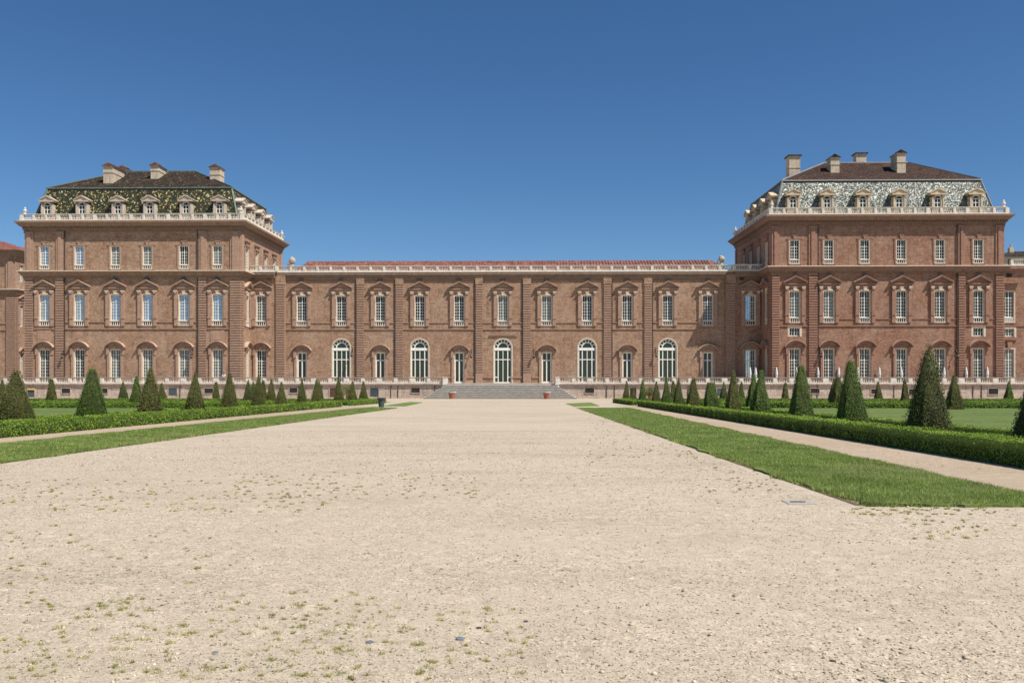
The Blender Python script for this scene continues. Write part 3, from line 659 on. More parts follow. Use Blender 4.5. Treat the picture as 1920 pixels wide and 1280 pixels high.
    link('middle_cornice', m.mesh('middle_cornice'), M['cornice' if side > 0 else 'cornice_red'], P, (-ox, -oy, -oz))
    m = MB(); m.slab(x0, x1, y0, y1, zs-.14, zs, .93); link('middle_cornice_cap', m.mesh('middle_cornice_cap'), M['jamb'], P, (-ox, -oy, -oz))
    # main cornice with brackets
    m = MB()
    m.slab(x0, x1, y0, y1, zc-1.75, zc-1.45, .16); m.slab(x0, x1, y0, y1, zc-1.45, zc-1.2, .26); m.slab(x0, x1, y0, y1, zc-.85, zc-.30, .62, 1.08); m.slab(x0, x1, y0, y1, zc-.30, zc, 1.22)
    m.slab(x0, x1, y0, y1, zc-1.2, zc-.85, .34)
    u = x0-.2
    while u < x1+.3:
        m.slab(u, u+.2, y0-.56, y0-.3, zc-1.15, zc-.84); u += .46
    u = y0-.2; xs = x1 if side > 0 else x0
    while u < y1:
        s0, s1 = (xs+.3, xs+.58) if side > 0 else (xs-.58, xs-.3); m.slab(s0, s1, u, u+.2, zc-1.15, zc-.84); u += .46
    link('cornice', m.mesh('cornice'), M['cornice' if side > 0 else 'cornice_red'], P, (-ox, -oy, -oz))
    # balustrade on three visible sides
    zb = zc
    m = MB(); m.slab(x0, x1, y0, y1, zb, zb+.12, .95); link('parapet_base', m.mesh('parapet_base'), M['stone'], P, (-ox, -oy, -oz))
    balustrade('balustrade', P, M['stone'], x0-.3, x1+.3, .35, zb+.12, 1.15, (x1-x0+.6)/18, .42, F, 0, wide=3)
    balustrade('balustrade', P, M['stone'], *( (y0-.3, y1) if side > 0 else (-y1, -y0+.3)), .352, zb+.121, 1.148, 2.1, .42, S, srz, wide=3, ends=False)
    for (ux, uy) in ((x0, y0), (x1, y0), (x1 if side > 0 else x0, y1)):
        m = MB(); m.lathe(0, 0, 0, [(.3, 0), (.3, .12), (.14, .25), (.28, .5), (.32, .7), (.12, .9), (.2, 1.05), (.05, 1.25)], 10)
        link('urn', m.mesh('urn'), M['stone'], P, (ux-ox, uy-oy, zb+1.28-oz))
    # mansard + hip roof
    e = eave_z; k0, k1, k2 = .9, 1.5, 2.5
    m = MB(); m.slab(x0, x1, y0, y1, zb+.1, zb+2.6, -k0, -k1); m.slab(x0, x1, y0, y1, zb+2.6, e, -k1, -k2)
    R = link('mansard_roof', m.mesh('mansard_roof'), M[roofm], P, (-ox, -oy, -oz))
    m = MB(); m.slab(x0, x1, y0, y1, e-.02, e+.16, -k2+.22); link('roof_gutter', m.mesh('roof_gutter'), M[hipm], R)
    m = MB(); m.slab(x0, x1, y0, y1, e-.28, e-.03, -k2+.1); link('dark_gutter_board', m.mesh('gutter_board'), M['gutter'], R)  # dark board just below the roof gutter
    rx0, rx1 = ridge; ym = (y0+y1)/2
    m = MB(); E = -k2+.1
    m.hull([(x0-E, y0-E, e+.16), (x1+E, y0-E, e+.16), (x1+E, y1+E, e+.16), (x0-E, y1+E, e+.16)], [(rx0, ym-.05, ridge_z), (rx1, ym-.05, ridge_z), (rx1, ym+.05, ridge_z), (rx0, ym+.05, ridge_z)])
    T = link('upper_roof', m.mesh('upper_roof'), M[topm], R)
    def bar(mb, a, b, w):
        a, b = Vector(a), Vector(b); d = (b-a).normalized(); s = d.cross(Vector((0,0,1))).normalized()*w; t = s.cross(d).normalized()*w
        mb.hull([a-s-t, a+s-t, a+s+t, a-s+t], [b-s-t, b+s-t, b+s+t, b-s+t])
    m = MB()
    for c, r in (((x0-E, y0-E), rx0), ((x1+E, y0-E), rx1), ((x0-E, y1+E), rx0), ((x1+E, y1+E), rx1)): bar(m, (c[0], c[1], e+.18), (r, ym, ridge_z+.02), .11)
    bar(m, (rx0, ym, ridge_z+.03), (rx1, ym, ridge_z+.03), .12)
    for c in ((x0, y0, 1, 1), (x1, y0, -1, 1), (x1, y1, -1, -1), (x0, y1, 1, -1)):
        bar(m, (c[0]+c[2]*k0, c[1]+c[3]*k0, zb+.1), (c[0]+c[2]*k1, c[1]+c[3]*k1, zb+2.6), .13); bar(m, (c[0]+c[2]*k1, c[1]+c[3]*k1, zb+2.6), (c[0]+c[2]*k2, c[1]+c[3]*k2, e), .13)
    link('roof_ridge', m.mesh('roof_ridge'), M[hipm], R)
    for (px, yy, w, d, h, gb) in chims:
        x = X(px, yy)
        # height of the hip roof under the chimney
        fy = (min(yy-y0-k2, y1-k2-yy))/(ym-y0-k2); fx = min(1, (x-x0-k2)/(rx0-x0-k2) if x < rx0 else (x1-k2-x)/(x1-k2-rx1) if x > rx1 else 1)
        z = e+(ridge_z-e)*max(0, min(fy, fx)); chimney(R, x, yy, z, w, d, h, cap='tile_red' if side > 0 else 'tile_brown_red', gable=gb)
    # dormers
    dm = M[dorm]
    def dormer(u, loc, rz):
        zb0 = zb+1.15; n1 = -.75; back = -2.6
        b = MB(); s = .52
        b.box(u-1.02, u-s, back, n1, zb0-.5, zb0+2.1); b.box(u+s, u+1.02, back, n1, zb0-.5, zb0+2.1); b.box(u-s, u+s, back, n1-.002, zb0-.5, zb0+.35)
        a = arc(2*s, .45, zb0+1.75, 8)
        for i in range(8): b.prism([(u+a[i][0], a[i][1]), (u+a[i+1][0], a[i+1][1]), (u+a[i+1][0], zb0+2.4), (u+a[i][0], zb0+2.4)][::-1], back, n1-.001)
        b.box(u-1.0, u-.78, n1, n1+.1, zb0-.5, zb0+2.1); b.box(u+.78, u+1.0, n1, n1+.1, zb0-.5, zb0+2.1)
        o = link('dormer', b.mesh('dormer'), dm, P, loc, rz)
        q = MB(); q.box(u-1.28, u+1.28, back, n1+.32, zb0+2.4, zb0+2.62)
        q.prism([(u-1.32, zb0+2.62), (u+1.32, zb0+2.62), (u, zb0+3.32)], back-.4, n1+.2)
        for g in (-1, 1):
            p = [(u+g*1.4, zb0+2.62), (u+g*1.4, zb0+2.74), (u, zb0+3.52), (u, zb0+3.34)]
            q.prism(p if g > 0 else p[::-1], back-.4, n1+.36)
        link('dormer_pediment', q.mesh('dormer_pediment'), dm, o)
        f = MB(); y = n1-.12
        f.box(u-s, u-s+.09, y-.05, y, zb0+.35, zb0+2.0); f.box(u+s-.09, u+s, y-.05, y, zb0+.35, zb0+2.0); f.box(u-.06, u+.06, y-.05, y+.01, zb0+.35, zb0+1.8)
        for zz in (.35, 1.05, 1.72): f.box(u-s, u+s, y-.05, y+.005, zb0+zz, zb0+zz+.09)
        link('dormer_window', f.mesh('dormer_window'), M['frame'], o)
        g = MB(); g.box(u-s, u+s, y-.12, y-.06, zb0+.35, zb0+2.25); link('glass', g.mesh('glass'), M['glass'], o)
        for g_ in (-1, 1):
            c = MB()
            p = [(u+g_*1.02, zb0-.3), (u+g_*1.75, zb0-.3), (u+g_*1.6, zb0+.25), (u+g_*1.15, zb0+.5), (u+g_*1.3, zb0+1.2), (u+g_*1.02, zb0+1.5)]
            c.prism(p if g_ > 0 else p[::-1], n1-.5, n1-.25)
            link('dormer_scroll', c.mesh('dormer_scroll'), dm, o)
    for u in cx: dormer(u, F, 0)
    for y in sy: dormer(su(y+.4), S, srz)
    return P

C, D_, Sk = 'glass_curtain', 'glass', 'glass_sky'
pavilion('palace_pavilion', 'brick corner pavilion with green and yellow mosaic mansard roof left of the gallery',
         X(47, 144.5), X(452, 144.5), 144.5, 168.5, 27.9, 19.45, 'brick', 'trim', [83.5,149,216.5,276.5,345,408], [(48,63),(105.5,120),(373,387.5),(432,450)], 1,
         'tile_green', 'tile_brown', 'copper', 'dormer_grey', [[D_,D_,C,C,C,C],[Sk]*6,[Sk,Sk,C,C,D_,C]],
         (X(233, 156.5), X(366, 156.5)), [(214, 151.5, 1.7, 4.4, 1.9, True), (236, 158, 1.6, 3.0, 1.3, True), (297, 153.5, 1.4, 3.2, 1.5, True), (407, 152.5, 1.8, 2.2, 2.2, True), (253, 161, 2.0, 1.6, .9, True)],
         34.1, 39.3, False)
pavilion('palace_pavilion', 'red brick corner pavilion with silver glinting mansard roof at the right of the gallery',
         X(1447, 143), X(1882, 143), 143, 168, 28.15, 19.75, 'brick_red', 'trim_red', [1490,1554,1621.5,1690,1762.5,1834.5], [(1447.5,1461),(1516,1532),(1796,1809),(1866,1881)], -1,
         'tile_glint', 'tile_brown_red', 'lead', 'dormer', [[D_]*6,[C,C,D_,D_,D_,D_],[D_]*6],
         (X(1545, 155.5), X(1702, 155.5)), [(1487, 153, 1.9, 2.0, 3.6, False), (1562, 150.5, 1.5, 2.0, 2.1, True), (1612, 157.5, 1.8, 1.6, 2.9, False), (1684, 150.5, 1.5, 2.6, 2.7, True)],
         34.5, 40.0, True)

# ------------------------------------------------------------------ flanking wings
def left_wing():
    yf = 174.0; xr = X(30, yf); xl = xr-30
    P = empty('palace_wing', (xr-8, yf, FL), 'brick wing with red tiled roof behind the left edge of the mosaic roofed pavilion', 'building')
    ox, oy, oz = P.location; F = (-ox, 0, -oz); S = (xr-ox, -oy, -oz)
    wall('wall', P, M['brick'], xl, xr, FL-.4, 27, [], F, 0)
    yw = yf+1.9
    ops = [(yw, 1.3, 11.8, 16.2, 'r'), (yw, 1.3, 21.2, 24.6, 'r'), (yw, 1.3, FL, FL+6, 'r')]
    wall('wall', P, M['brick'], yf, yf+14, FL-.4, 27, ops, S, math.pi/2)
    for o in ops:
        f = win_frame(1.3, o[3]-o[2], 4, [(0, (o[3]-o[2])*.72, 5), ((o[3]-o[2])*.72, o[3]-o[2], 1)])
        w = link('window', f, M['frame'], P, (xr-ox, yw-oy, o[2]-oz), math.pi/2); link('glass', pane(1.3, o[3]-o[2]), M['glass_curtain'], w)
    m = surround_pediment(1.3, 4.4, 3.0, .9); link('pediment', m, M['trim'], P, (xr-ox, yw-oy, 11.8-oz), math.pi/2)
    m = surround_hood(1.3, 6.0, 2.8, .8); link('arched_hood', m, M['trim'], P, (xr-ox, yw-oy, FL-oz), math.pi/2)
    rusticated('pilaster', P, M['trim'], xr-1.0, 1.9, FL, 17.9, .25, F, 0); rusticated('pilaster', P, M['trim'], yf+.4, .8, FL, 17.9, .2, S, math.pi/2)
    m = MB(); m.box(xr-2.0, xr, -.02, .25, 19.5, 25.3); m.box(xr-1.5, xr-.4, .25, .4, 19.5, 25.3); link('upper_pilaster', m.mesh('upper_pilaster'), M['trim'], P, F)
    m = MB(); m.slab(xl, xr, yf, yf+14, 18.3, 19.3, .3, .7); m.slab(xl, xr, yf, yf+14, 26.2, 27.4, .3, .8); link('cornice', m.mesh('cornice'), M['cornice'], P, (-ox, -oy, -oz))
    m = MB(); m.slab(xl, xr, yf, yf+14, 19.3, 19.45, .8); link('cornice_cap', m.mesh('cornice_cap'), M['jamb'], P, (-ox, -oy, -oz))
    m = MB(); za = 11; m.box(xl, xr-2, -.02, .15, za, za+.2); m.box(xl, xr-2, -.02, .12, za+1.3, za+1.5); link('string_course', m.mesh('string_course'), M['trim'], P, F)
    m = MB(); m.hull([(xl-1, yf-1.3, 27.4), (xr+1.3, yf-1.3, 27.4), (xr+1.3, yf+15.3, 27.4), (xl-1, yf+15.3, 27.4)], [(xl+5, yf+6.5, 30.4), (xr-7, yf+6.5, 30.4), (xr-7, yf+7.5, 30.4), (xl+5, yf+7.5, 30.4)])
    m.hull([(xr-9, yf+6, 27.4), (xr+3, yf+6, 27.4), (xr+3, yf+18, 27.4), (xr-9, yf+18, 27.4)], [(xr-3.5, yf+11.8, 30.2), (xr-2.5, yf+11.8, 30.2), (xr-2.5, yf+12.2, 30.2), (xr-3.5, yf+12.2, 30.2)])
    link('roof', m.mesh('roof'), M['tile_red'], P, (-ox, -oy, -oz))
left_wing()
def right_wing():
    yf = 143.8; xl = X(1880, yf); xr = xl+30
    P = empty('palace_wing', (xl+10, yf, FL), 'low red brick wing with a balustrade at the far right beyond the pavilion with the glinting roof', 'building')
    ox, oy, oz = P.location; F = (-ox, 0, -oz)
    zu = Z(1892, 595, yf); zsm = Z(1892, 631, yf); ux = [X(1892, yf)+6.2*i for i in range(3)]
    ops = []
    for u in ux: ops += [opening('1', u, zu), opening('g', u, FL), opening('s', u, zsm)]
    wall('wall', P, M['brick_red'], xl, xr, FL-.4, 19.6, ops, F, 0)
    for i, u in enumerate(ux):
        w = window(P, '1', u, zu-oz, (-ox, 0, 0), 0, 'trim_red', 'glass', False); window(P, 'g', u, FL-oz, (-ox, 0, 0), 0, 'trim_red', 'glass_curtain', False); window(P, 's', u, zsm-oz, (-ox, 0, 0), 0, 'trim_red', 'glass_curtain')
        m = MB(); z = zu+W1h; m.box(u-1.5, u+1.5, -.02, .62, z+1.3, z+1.5); m.box(u-1.2, u+1.2, -.02, .2, z+.2, z+1.3); m.box(u-1.25, u+1.25, -.02, .25, zsm-.55, zsm-.35)
        m.prism([(u-.3, FL+5.9), (u+.3, FL+5.9), (u+.4, FL+6.9), (u-.4, FL+6.9)], -.02, .25); link('window_trim', m.mesh('window_trim'), M['trim_red'], P, F)
        m = MB(); m.box(u-.45, u+.45, 0, .03, 18.0, 18.6); link('vent', m.mesh('vent'), M['dark'], P, F)
    m = MB(); m.box(xl, xr, -.02, .3, 18.9, 19.3); m.box(xl, xr, -.02, .55, 19.3, 19.75); m.box(xl, xr, -.02, .14, Z(1892, 611.5, yf), Z(1892, 610, yf)); link('cornice', m.mesh('cornice'), M['trim_red'], P, F)
    m = MB(); m.box(xl+1, xr, -12, .6, 19.75, 19.9); link('cornice_cap', m.mesh('cornice_cap'), M['stone'], P, F)
    balustrade('balustrade', P, M['stone'], xl+1.3, xr, .25, 19.9, 1.0, 2.4, .4, F)
right_wing()
def far_house():
    Y = 235.0; x0 = X(1884, Y)-1; x1 = x0+26
    P = empty('distant_house', (x0+8, Y, 0), 'distant pale house with dark roof and tall chimney behind the right wing balustrade', 'house')
    zt = Z(1900, 481, Y); ox = P.location[0]
    m = MB(); m.box(x0-ox, x1-ox, -10, 0, -2.2, zt); link('wall', m.mesh('wall'), M['far_wall'], P)
    r = MB(); r.hull([(x0-.8-ox, -.8, zt), (x1+.8-ox, -.8, zt), (x1+.8-ox, 10.8, zt), (x0-.8-ox, 10.8, zt)], [(x0+5-ox, 4, zt+2.0), (x1-5-ox, 4, zt+2.0), (x1-5-ox, 6, zt+2.0), (x0+5-ox, 6, zt+2.0)])
    R = link('roof', r.mesh('roof'), M['tile_brown'], P)
    c = MB(); xx = X(1908.5, Y)-ox; c.box(xx-.55, xx+.55, -4, -2.9, zt, zt+2.9); c.lathe(xx, -3.4, zt+2.9, [(.25, 0), (.3, .9)], 8); link('chimney', c.mesh('chimney'), M['chimney'], R)
    for i in range(6):
        w = MB(); u = x0+2.6+i*4-ox; w.box(u-.75, u+.75, 0, .05, zt-3.4, zt-.7); o = link('window', w.mesh('window'), M['slate'], P)
        s = MB(); s.box(u-.06, u+.06, .05, .09, zt-3.4, zt-.7); s.box(u-.95, u+.95, 0, .12, zt-3.55, zt-3.4); link('window_frame', s.mesh('window_frame'), M['frame'], o)
far_house()

# ------------------------------------------------------------------ terrace and steps
YT = 141.0; XA, XB = X(838, YT), X(1041, YT)
ter = empty('garden_terrace', (-3, YT, -2.2), 'long raised stone terrace with balustrade and cellar vents running in front of the brick palace', 'terrace')
def terrace():
    P = ter; ox, oy, oz = P.location; F = (-ox, 0, -oz); xl, xr = -118, 112
    for a, b in ((xl, XA), (XB, xr)):
        m = MB(); m.box(a, b, -.6, 0, -2.9, FL-.32); rr = random.Random(int(a)+200)
        for row in range(4):
            u = a
            while u < b-1:
                w = rr.uniform(.7, 1.9)
                if rr.random() < .6: m.box(u+.02, min(u+w-.02, b), -.02, rr.uniform(.01, .035), -2.02+row*.42, -2.02+row*.42+.40)
                u += w
        link('retaining_wall', m.mesh('retaining_wall'), M['terrace'], P, F)
        m = MB(); m.box(a, b, -.6, .22, FL-.32, FL-.14); m.box(a, b, -.6, .34, FL-.14, FL); m.box(a, b, 0, .06, -2.9, -2.02); link('ledge', m.mesh('ledge'), M['terrace'], P, F)
    m = MB(); m.box(xl, xr, -36, -.6, -2.9, FL-.01); link('floor', m.mesh('floor'), M['pave'], P, F)
    m = MB(); m.box(XA, XB, -.6, 0, -2.9, FL-.012); link('floor', m.mesh('floor'), M['steps'], P, F)
    for a, b, s in ((xl+.3, XA-.3, 0), (XB+.3, xr-.3, 1)):
        balustrade('balustrade', P, M['stone'], a, b, -.05, FL, 1.02, 2.75, .62, F, 0, wide=2)
    for (a, b, t, bt, mt, nm) in ((116,132,728,737,'dark','cellar_vent'),(191,202,728,737,'dark','cellar_vent'),(383.5,399.5,728,737,'dark','cellar_vent'),(543,558,727,736,'dark','cellar_vent'),
            (771,787,727,736,'dark','cellar_vent'),(1097,1114,727,736.5,'dark','cellar_vent'),(1520,1536,728,737,'dark','cellar_vent'),(1633,1645,729,738,'dark','cellar_vent'),(1704,1722,729,739,'dark','cellar_vent'),(1853,1871,728,739,'dark','cellar_vent'),
            (52,65,727,745,'slate','cellar_door'),(316,332,727,741,'slate','cellar_door'),(618,630,727,746,'door_brown','cellar_door'),(694,710,727,743,'slate','cellar_door'),(1181,1193,727,744,'dark','cellar_door'),(1344,1356,728,742,'slate','cellar_door')):
        m = MB(); m.box(X(a, YT), X(b, YT), .03, .04, Z(a, bt, YT), Z(a, t, YT)); o = link(nm, m.mesh(nm), M[mt], P, F)
        f = MB(); x0, x1, z0, z1 = X(a, YT)-.1, X(b, YT)+.1, Z(a, bt, YT), Z(a, t, YT)+.1
        f.box(x0, x0+.1, .0, .1, z0, z1-.1); f.box(x1-.1, x1, .0, .1, z0, z1-.1); f.box(x0, x1, .0, .12, z1-.1, z1)
        if nm == 'cellar_vent': f.box(x0, x1, 0, .12, z0-.1, z0)
        link('opening_frame', f.mesh('opening_frame'), M['terrace'], o)
        if nm == 'cellar_vent' or a == 694:
            g = MB(); n = int((x1-x0)/.22)
            for i in range(1, n): g.box(x0+i*.22-.015, x0+i*.22+.015, .045, .065, z0, z1-.1)
            link('grille', g.mesh('grille'), M['iron'], o)
    for px in (262, 338, 440, 560, 604, 733, 746, 815, 1137, 1152, 1290, 1405, 1510, 1532, 1676, 1824, 1840):
        m = MB(); m.lathe(X(px, YT), .08, -2.3, [(.06, 0), (.06, 2.35)], 6); link('drainpipe', m.mesh('drainpipe'), M['gutter'], P, F)
terrace()
s = MB(); s.box(-.62, .62, 0, .06, 0, .28); s.box(-.58, .58, .06, .07, .04, .24)
tag(link('sign_board', s.mesh('sign_board'), M['sign'], None, (X(59, YT), YT-.12, Z(59, 731, YT))), 'small yellow sign board over the cellar door at the far left', 'sign')

def staircase():
    n = 9; z1 = FL; y1 = YT-.02; y0 = 136.3; z0 = gz(y0)-.02
    P = empty('stone_staircase', ((XA+XB)/2, 138.5, z0), 'broad grey stone steps splaying out towards the gravel in front of the middle door', 'steps')
    ox, oy, oz = P.location
    for i in range(n):
        zt = z1-.012-(z1-z0)*i/n; zb = z1-.012-(z1-z0)*(i+1)/n
        e = 3.3*(i)/(n-1); yf = y1-(y1-y0)*i/(n-1)*1.0
        m = MB(); m.hull([(XA-e, yf+.05, zb-(.3 if i == n-1 else 0)), (XB+e, yf+.05, zb-(.3 if i == n-1 else 0)), (XB+e, y1+.0, zb), (XA-e, y1, zb)], [(XA-e, yf+.05, zt-.07), (XB+e, yf+.05, zt-.07), (XB+e, y1, zt-.07), (XA-e, y1, zt-.07)])
        m.slab(XA-e-.04, XB+e+.04, yf-.04, y1-.001, zt-.07, zt)
        link('step', m.mesh('step'), M['steps'], P, (-ox, -oy, -oz))
staircase()
for s_, (px, lab) in enumerate(((838, 'left'), (1041, 'right'))):
    m = MB(); x = X(px, YT)+(-.35 if s_ == 0 else .35)
    m.box(-.3, .3, -.4, .40, -2.45, .95); m.box(-.36, .36, -.45, .46, .95, 1.07); m.box(-.38, .38, -.48, .48, -.18, -.02)
    tag(link('stone_pier', m.mesh('stone_pier'), M['stone'], None, (x, YT-.15, FL)), 'square stone pier ending the terrace balustrade %s of the steps' % lab, 'pier', 'end piers of the terrace balustrade')

def pot(x, y, label):
    P = empty('flower_pot', (x, y, gz(y)), label, 'flower pot', 'terracotta pots at the foot of the steps')
    m = MB(); m.lathe(0, 0, 0, [(.36, 0), (.40, .05), (.48, .5), (.52, .56), (.50, .6), (.58, .95)], 20); link('body', m.mesh('body'), M['terracotta'], P)
    m = MB(); m.lathe(0, 0, 0, [(.57, .93), (.66, .97), (.67, 1.12), (.60, 1.14)], 20); link('rim', m.mesh('rim'), M['rim'], P)
    m = MB(); m.lathe(0, 0, 0, [(.5, 1.1), (.5, 1.15)], 16); link('soil', m.mesh('soil'), M['soil'], P)
    for a in range(4):
        t = a*1.57+.5; m = MB(); m.lathe(.47*math.cos(t), .47*math.sin(t), .62, [(.02, 0), (.09, .06), (.09, .14), (.02, .2)], 8); link('relief', m.mesh('relief'), M['rim'], P)
pot(X(847.5, 134.5), 134.5, 'terracotta flower pot with a whitish rim at the left foot of the steps')
pot(X(1025, 134.0), 134.0, 'terracotta flower pot with reddish rim at the right foot of the steps')

# wall lanterns
def lantern(px, py, Y, label):
    P = empty('wall_lantern', (X(px, Y), Y-.85, Z(px, py, Y)), label, 'lantern', 'lanterns bracketed to the palace walls')
    m = MB(); m.lathe(0, 0, -.35, [(.05, -.08), (.12, -.04), (.22, .42), (.10, .6), (.16, .62), (.03, .78)], 8); link('lantern_cage', m.mesh('cage'), M['iron'], P)
    m = MB(); m.lathe(0, 0, -.33, [(.10, 0), (.235, .40)], 8); link('lantern_glass', m.mesh('lantern_glass'), M['lamp_glass'], P)
    m = MB(); m.box(-.03, .03, -.85, .03, .45, .52)
    m.prism([(-.03, .5), (.03, .5), (.03, 1.25), (-.03, 1.25)], -.85, -.8); m.hull([(-.03, .0, .46), (.03, 0, .46), (.03, .06, .46), (-.03, .06, .46)], [(-.03, .78, 1.2), (.03, .78, 1.2), (.03, .84, 1.2), (-.03, .84, 1.2)])
    link('bracket', m.mesh('bracket'), M['iron'], P)
for px, py, Y, lb in ((121, 668, 144.5, 'iron wall lantern beside the second pilaster of the left pavilion'), (362, 668, 144.5, 'iron wall lantern right of the fifth ground window of the left pavilion'),
        (661, 665, 150, 'iron wall lantern right of the leftmost arched gallery door'), (884, 667, 150, 'iron wall lantern left of the middle bay pilaster'),
        (1001, 667, 150, 'iron wall lantern right of the middle bay pilaster'), (1229, 666, 150, 'iron wall lantern left of the rightmost arched gallery door'),
        (1537, 666, 143, 'iron wall lantern beside the second pilaster of the right pavilion'), (1791, 667, 143, 'iron wall lantern left of the third pilaster of the right pavilion')):
    lantern(px, py, Y, lb)

# folded parasols on the terrace
def parasol_parts():
    m = MB(); m.lathe(0, 0, 0, [(.09, .95), (.20, 1.02), (.17, 1.2), (.24, 1.5), (.21, 1.9), (.15, 2.35), (.10, 2.62), (.04, 2.75)], 8); a = m.mesh('canopy')
    m = MB(); m.lathe(0, 0, 0, [(.03, 0), (.03, 2.85)], 6); b = m.mesh('pole')
    m = MB(); m.box(-.3, .3, -.3, .3, 0, .1); return a, b, m.mesh('base')
pa, pb_, pc = parasol_parts(); pa.materials.append(M['canvas']); pb_.materials.append(M['jamb']); pc.materials.append(M['lead'])
pwhere = ['in the shaded corner, leftmost of the row', 'second of the row, in the shaded corner', 'in front of the corner pilaster', 'before the first ground window', 'beside the second pilaster', 'between the second and third ground windows' ,
          'left of the third ground window', 'right of the third ground window', 'before the fourth ground window', 'right of the fifth ground window', 'left of the sixth ground window', 'right of the sixth ground window']
for (px, w) in zip((1406, 1417, 1456, 1493.3, 1534, 1572, 1608, 1649, 1690.6, 1770, 1812.6, 1851), pwhere):
    P = empty('parasol', (X(px, 142.6), 142.6, FL), 'folded white parasol of the right terrace, '+w, 'parasol', 'folded white parasols on the right terrace')
    P.rotation_euler = (random.uniform(-.02, .02), random.uniform(-.03, .03), random.uniform(0, 3)); P.scale = (1, 1, random.uniform(.96, 1.0))
    link('canopy', pa, None, P); link('pole', pb_, None, P); link('base', pc, None, P)

def skin_body(name, joints, edges, radii, mat, parent, sub=2):
    me = bpy.data.meshes.new(name); me.from_pydata(joints, edges, []); o = bpy.data.objects.new(name, me); COL.objects.link(o); me.materials.append(mat)
    sm = o.modifiers.new('skin', 'SKIN'); sv = me.skin_vertices[0].data
    for i, r in enumerate(radii): sv[i].radius = (r, r)
    sv[0].use_root = True
    su = o.modifiers.new('sub', 'SUBSURF'); su.levels = sub; su.render_levels = sub
    if parent: o.parent = parent
    return o
def person():
    P = empty('person', (X(420, 142.1), 142.1, FL), 'person in a white shirt leaning on the left terrace balustrade', 'person')
    J = [(0,0,.92),(0,-.02,1.12),(.0,-.08,1.36),(.0,-.12,1.50),(.0,-.16,1.62),(.1,0,.88),(.11,.03,.48),(.11,.05,.08),(.11,-.1,.04),(-.1,0,.88),(-.11,-.02,.48),(-.11,.03,.08),(-.11,-.12,.04),
         (.2,-.08,1.42),(.26,-.22,1.18),(.2,-.45,1.08),(-.2,-.08,1.42),(-.26,-.22,1.18),(-.2,-.45,1.08)]
    E = [(0,1),(1,2),(2,3),(3,4),(0,5),(5,6),(6,7),(7,8),(0,9),(9,10),(10,11),(11,12),(2,13),(13,14),(14,15),(2,16),(16,17),(17,18)]
    Rr = [.14,.13,.15,.06,.1,.09,.065,.045,.04,.09,.065,.045,.04,.06,.045,.035,.06,.045,.035]
    skin_body('body', J, E, Rr, M['skin'], P)
    skin_body('shirt', [(0,0,.9),(0,-.02,1.12),(0,-.08,1.38),(.2,-.08,1.42),(.26,-.21,1.2),(-.2,-.08,1.42),(-.26,-.21,1.2)], [(0,1),(1,2),(2,3),(3,4),(2,5),(5,6)], [.165,.155,.17,.085,.07,.085,.07], M['cloth'], P)
    skin_body('trousers', [(0,0,.93),(.1,0,.86),(.11,.03,.48),(.11,.05,.1),(-.1,0,.86),(-.11,-.02,.48),(-.11,.03,.1)], [(0,1),(1,2),(2,3),(0,4),(4,5),(5,6)], [.16,.12,.09,.075,.12,.09,.075], M['trouser'], P)
    skin_body('hair', [(0,-.12,1.66),(0,-.1,1.72),(0,-.06,1.62)], [(0,1),(1,2)], [.09,.10,.08], M['hair'], P)
person()

# ------------------------------------------------------------------ ground
def sheet(name, pts, dz, mat, kind='structure', step=None):
    me = bpy.data.meshes.new(name); me.from_pydata([(x, y, gz(y)+dz) for x, y in pts], [], [tuple(range(len(pts)))]); me.update()
    o = link(name, me, mat); tag(o, kind=kind); return o
def ground():
    ys = [-1500, -30, 0, 60, 141, 400, 3000]; xs = [-2500, 2500]
    v = [(x, y, gz(y) if y > -31 else gz(-30)) for y in ys for x in xs]
    f = [(2*i, 2*i+1, 2*i+3, 2*i+2) for i in range(len(ys)-1)]
    me = bpy.data.meshes.new('ground'); me.from_pydata(v, [], f); me.update(); tag(link('ground', me, M['gravel']), kind='structure')
ground()
def lerp(a, b, t): return (a[0]+(b[0]-a[0])*t, a[1]+(b[1]-a[1])*t)
def raised(name, pts, h, mat, kind):
    """turf bed with a small vertical edge"""
    n = len(pts); v = [(x, y, gz(y)-.02) for x, y in pts]+[(x, y, gz(y)+h) for x, y in pts]
    f = [tuple(range(n, 2*n))]+[(i, (i+1) % n, n+(i+1) % n, n+i) for i in range(n)]
    me = bpy.data.meshes.new(name); me.from_pydata(v, [], f); me.update(); o = link(name, me, mat); tag(o, kind=kind); return o
# strips: outer edge towards the drive, inner edge towards the hedge
def wob_edge(a, b, n, amp, seed):
    r = random.Random(seed); return [(lerp(a, b, i/n)[0]+r.uniform(-amp, amp)+amp*1.4*math.sin(i*.37+seed)+amp*math.sin(i*.91), lerp(a, b, i/n)[1]) for i in range(n+1)]
RO_n, RO_f = G(1617, 947), G(1084, 765); RI_f = G(1176, 764.5); RI_n = G(1950, 936)
LO_n, LO_f = G(0, 868), G(744, 765); LI_f = G(700, 763); LI_n = G(0, 834)
ex = lambda a, b, y: lerp(a, b, (y-a[1])/(b[1]-a[1]))
LO_n, LI_n = ex(LO_n, LO_f, 13.0), ex(LI_n, LI_f, 13.0)
yn = RO_n[1]
RI_n = ex(RI_n, RI_f, yn)
right_strip = wob_edge(RO_n, RO_f, 160, .045, 1)+wob_edge(RI_f, RI_n, 40, .04, 2)+[(RI_n[0]+(RO_n[0]-RI_n[0])*k/26, yn-.02-.12*math.sin(k/26*math.pi)+random.Random(k).uniform(-.05, .05)) for k in range(1, 25)]+[(RO_n[0]+.10, yn+.02), (RO_n[0]+.02, yn+.10)]
left_strip = wob_edge(LO_f, LO_n, 160, .045, 3)+wob_edge(LI_n, LI_f, 40, .04, 4)
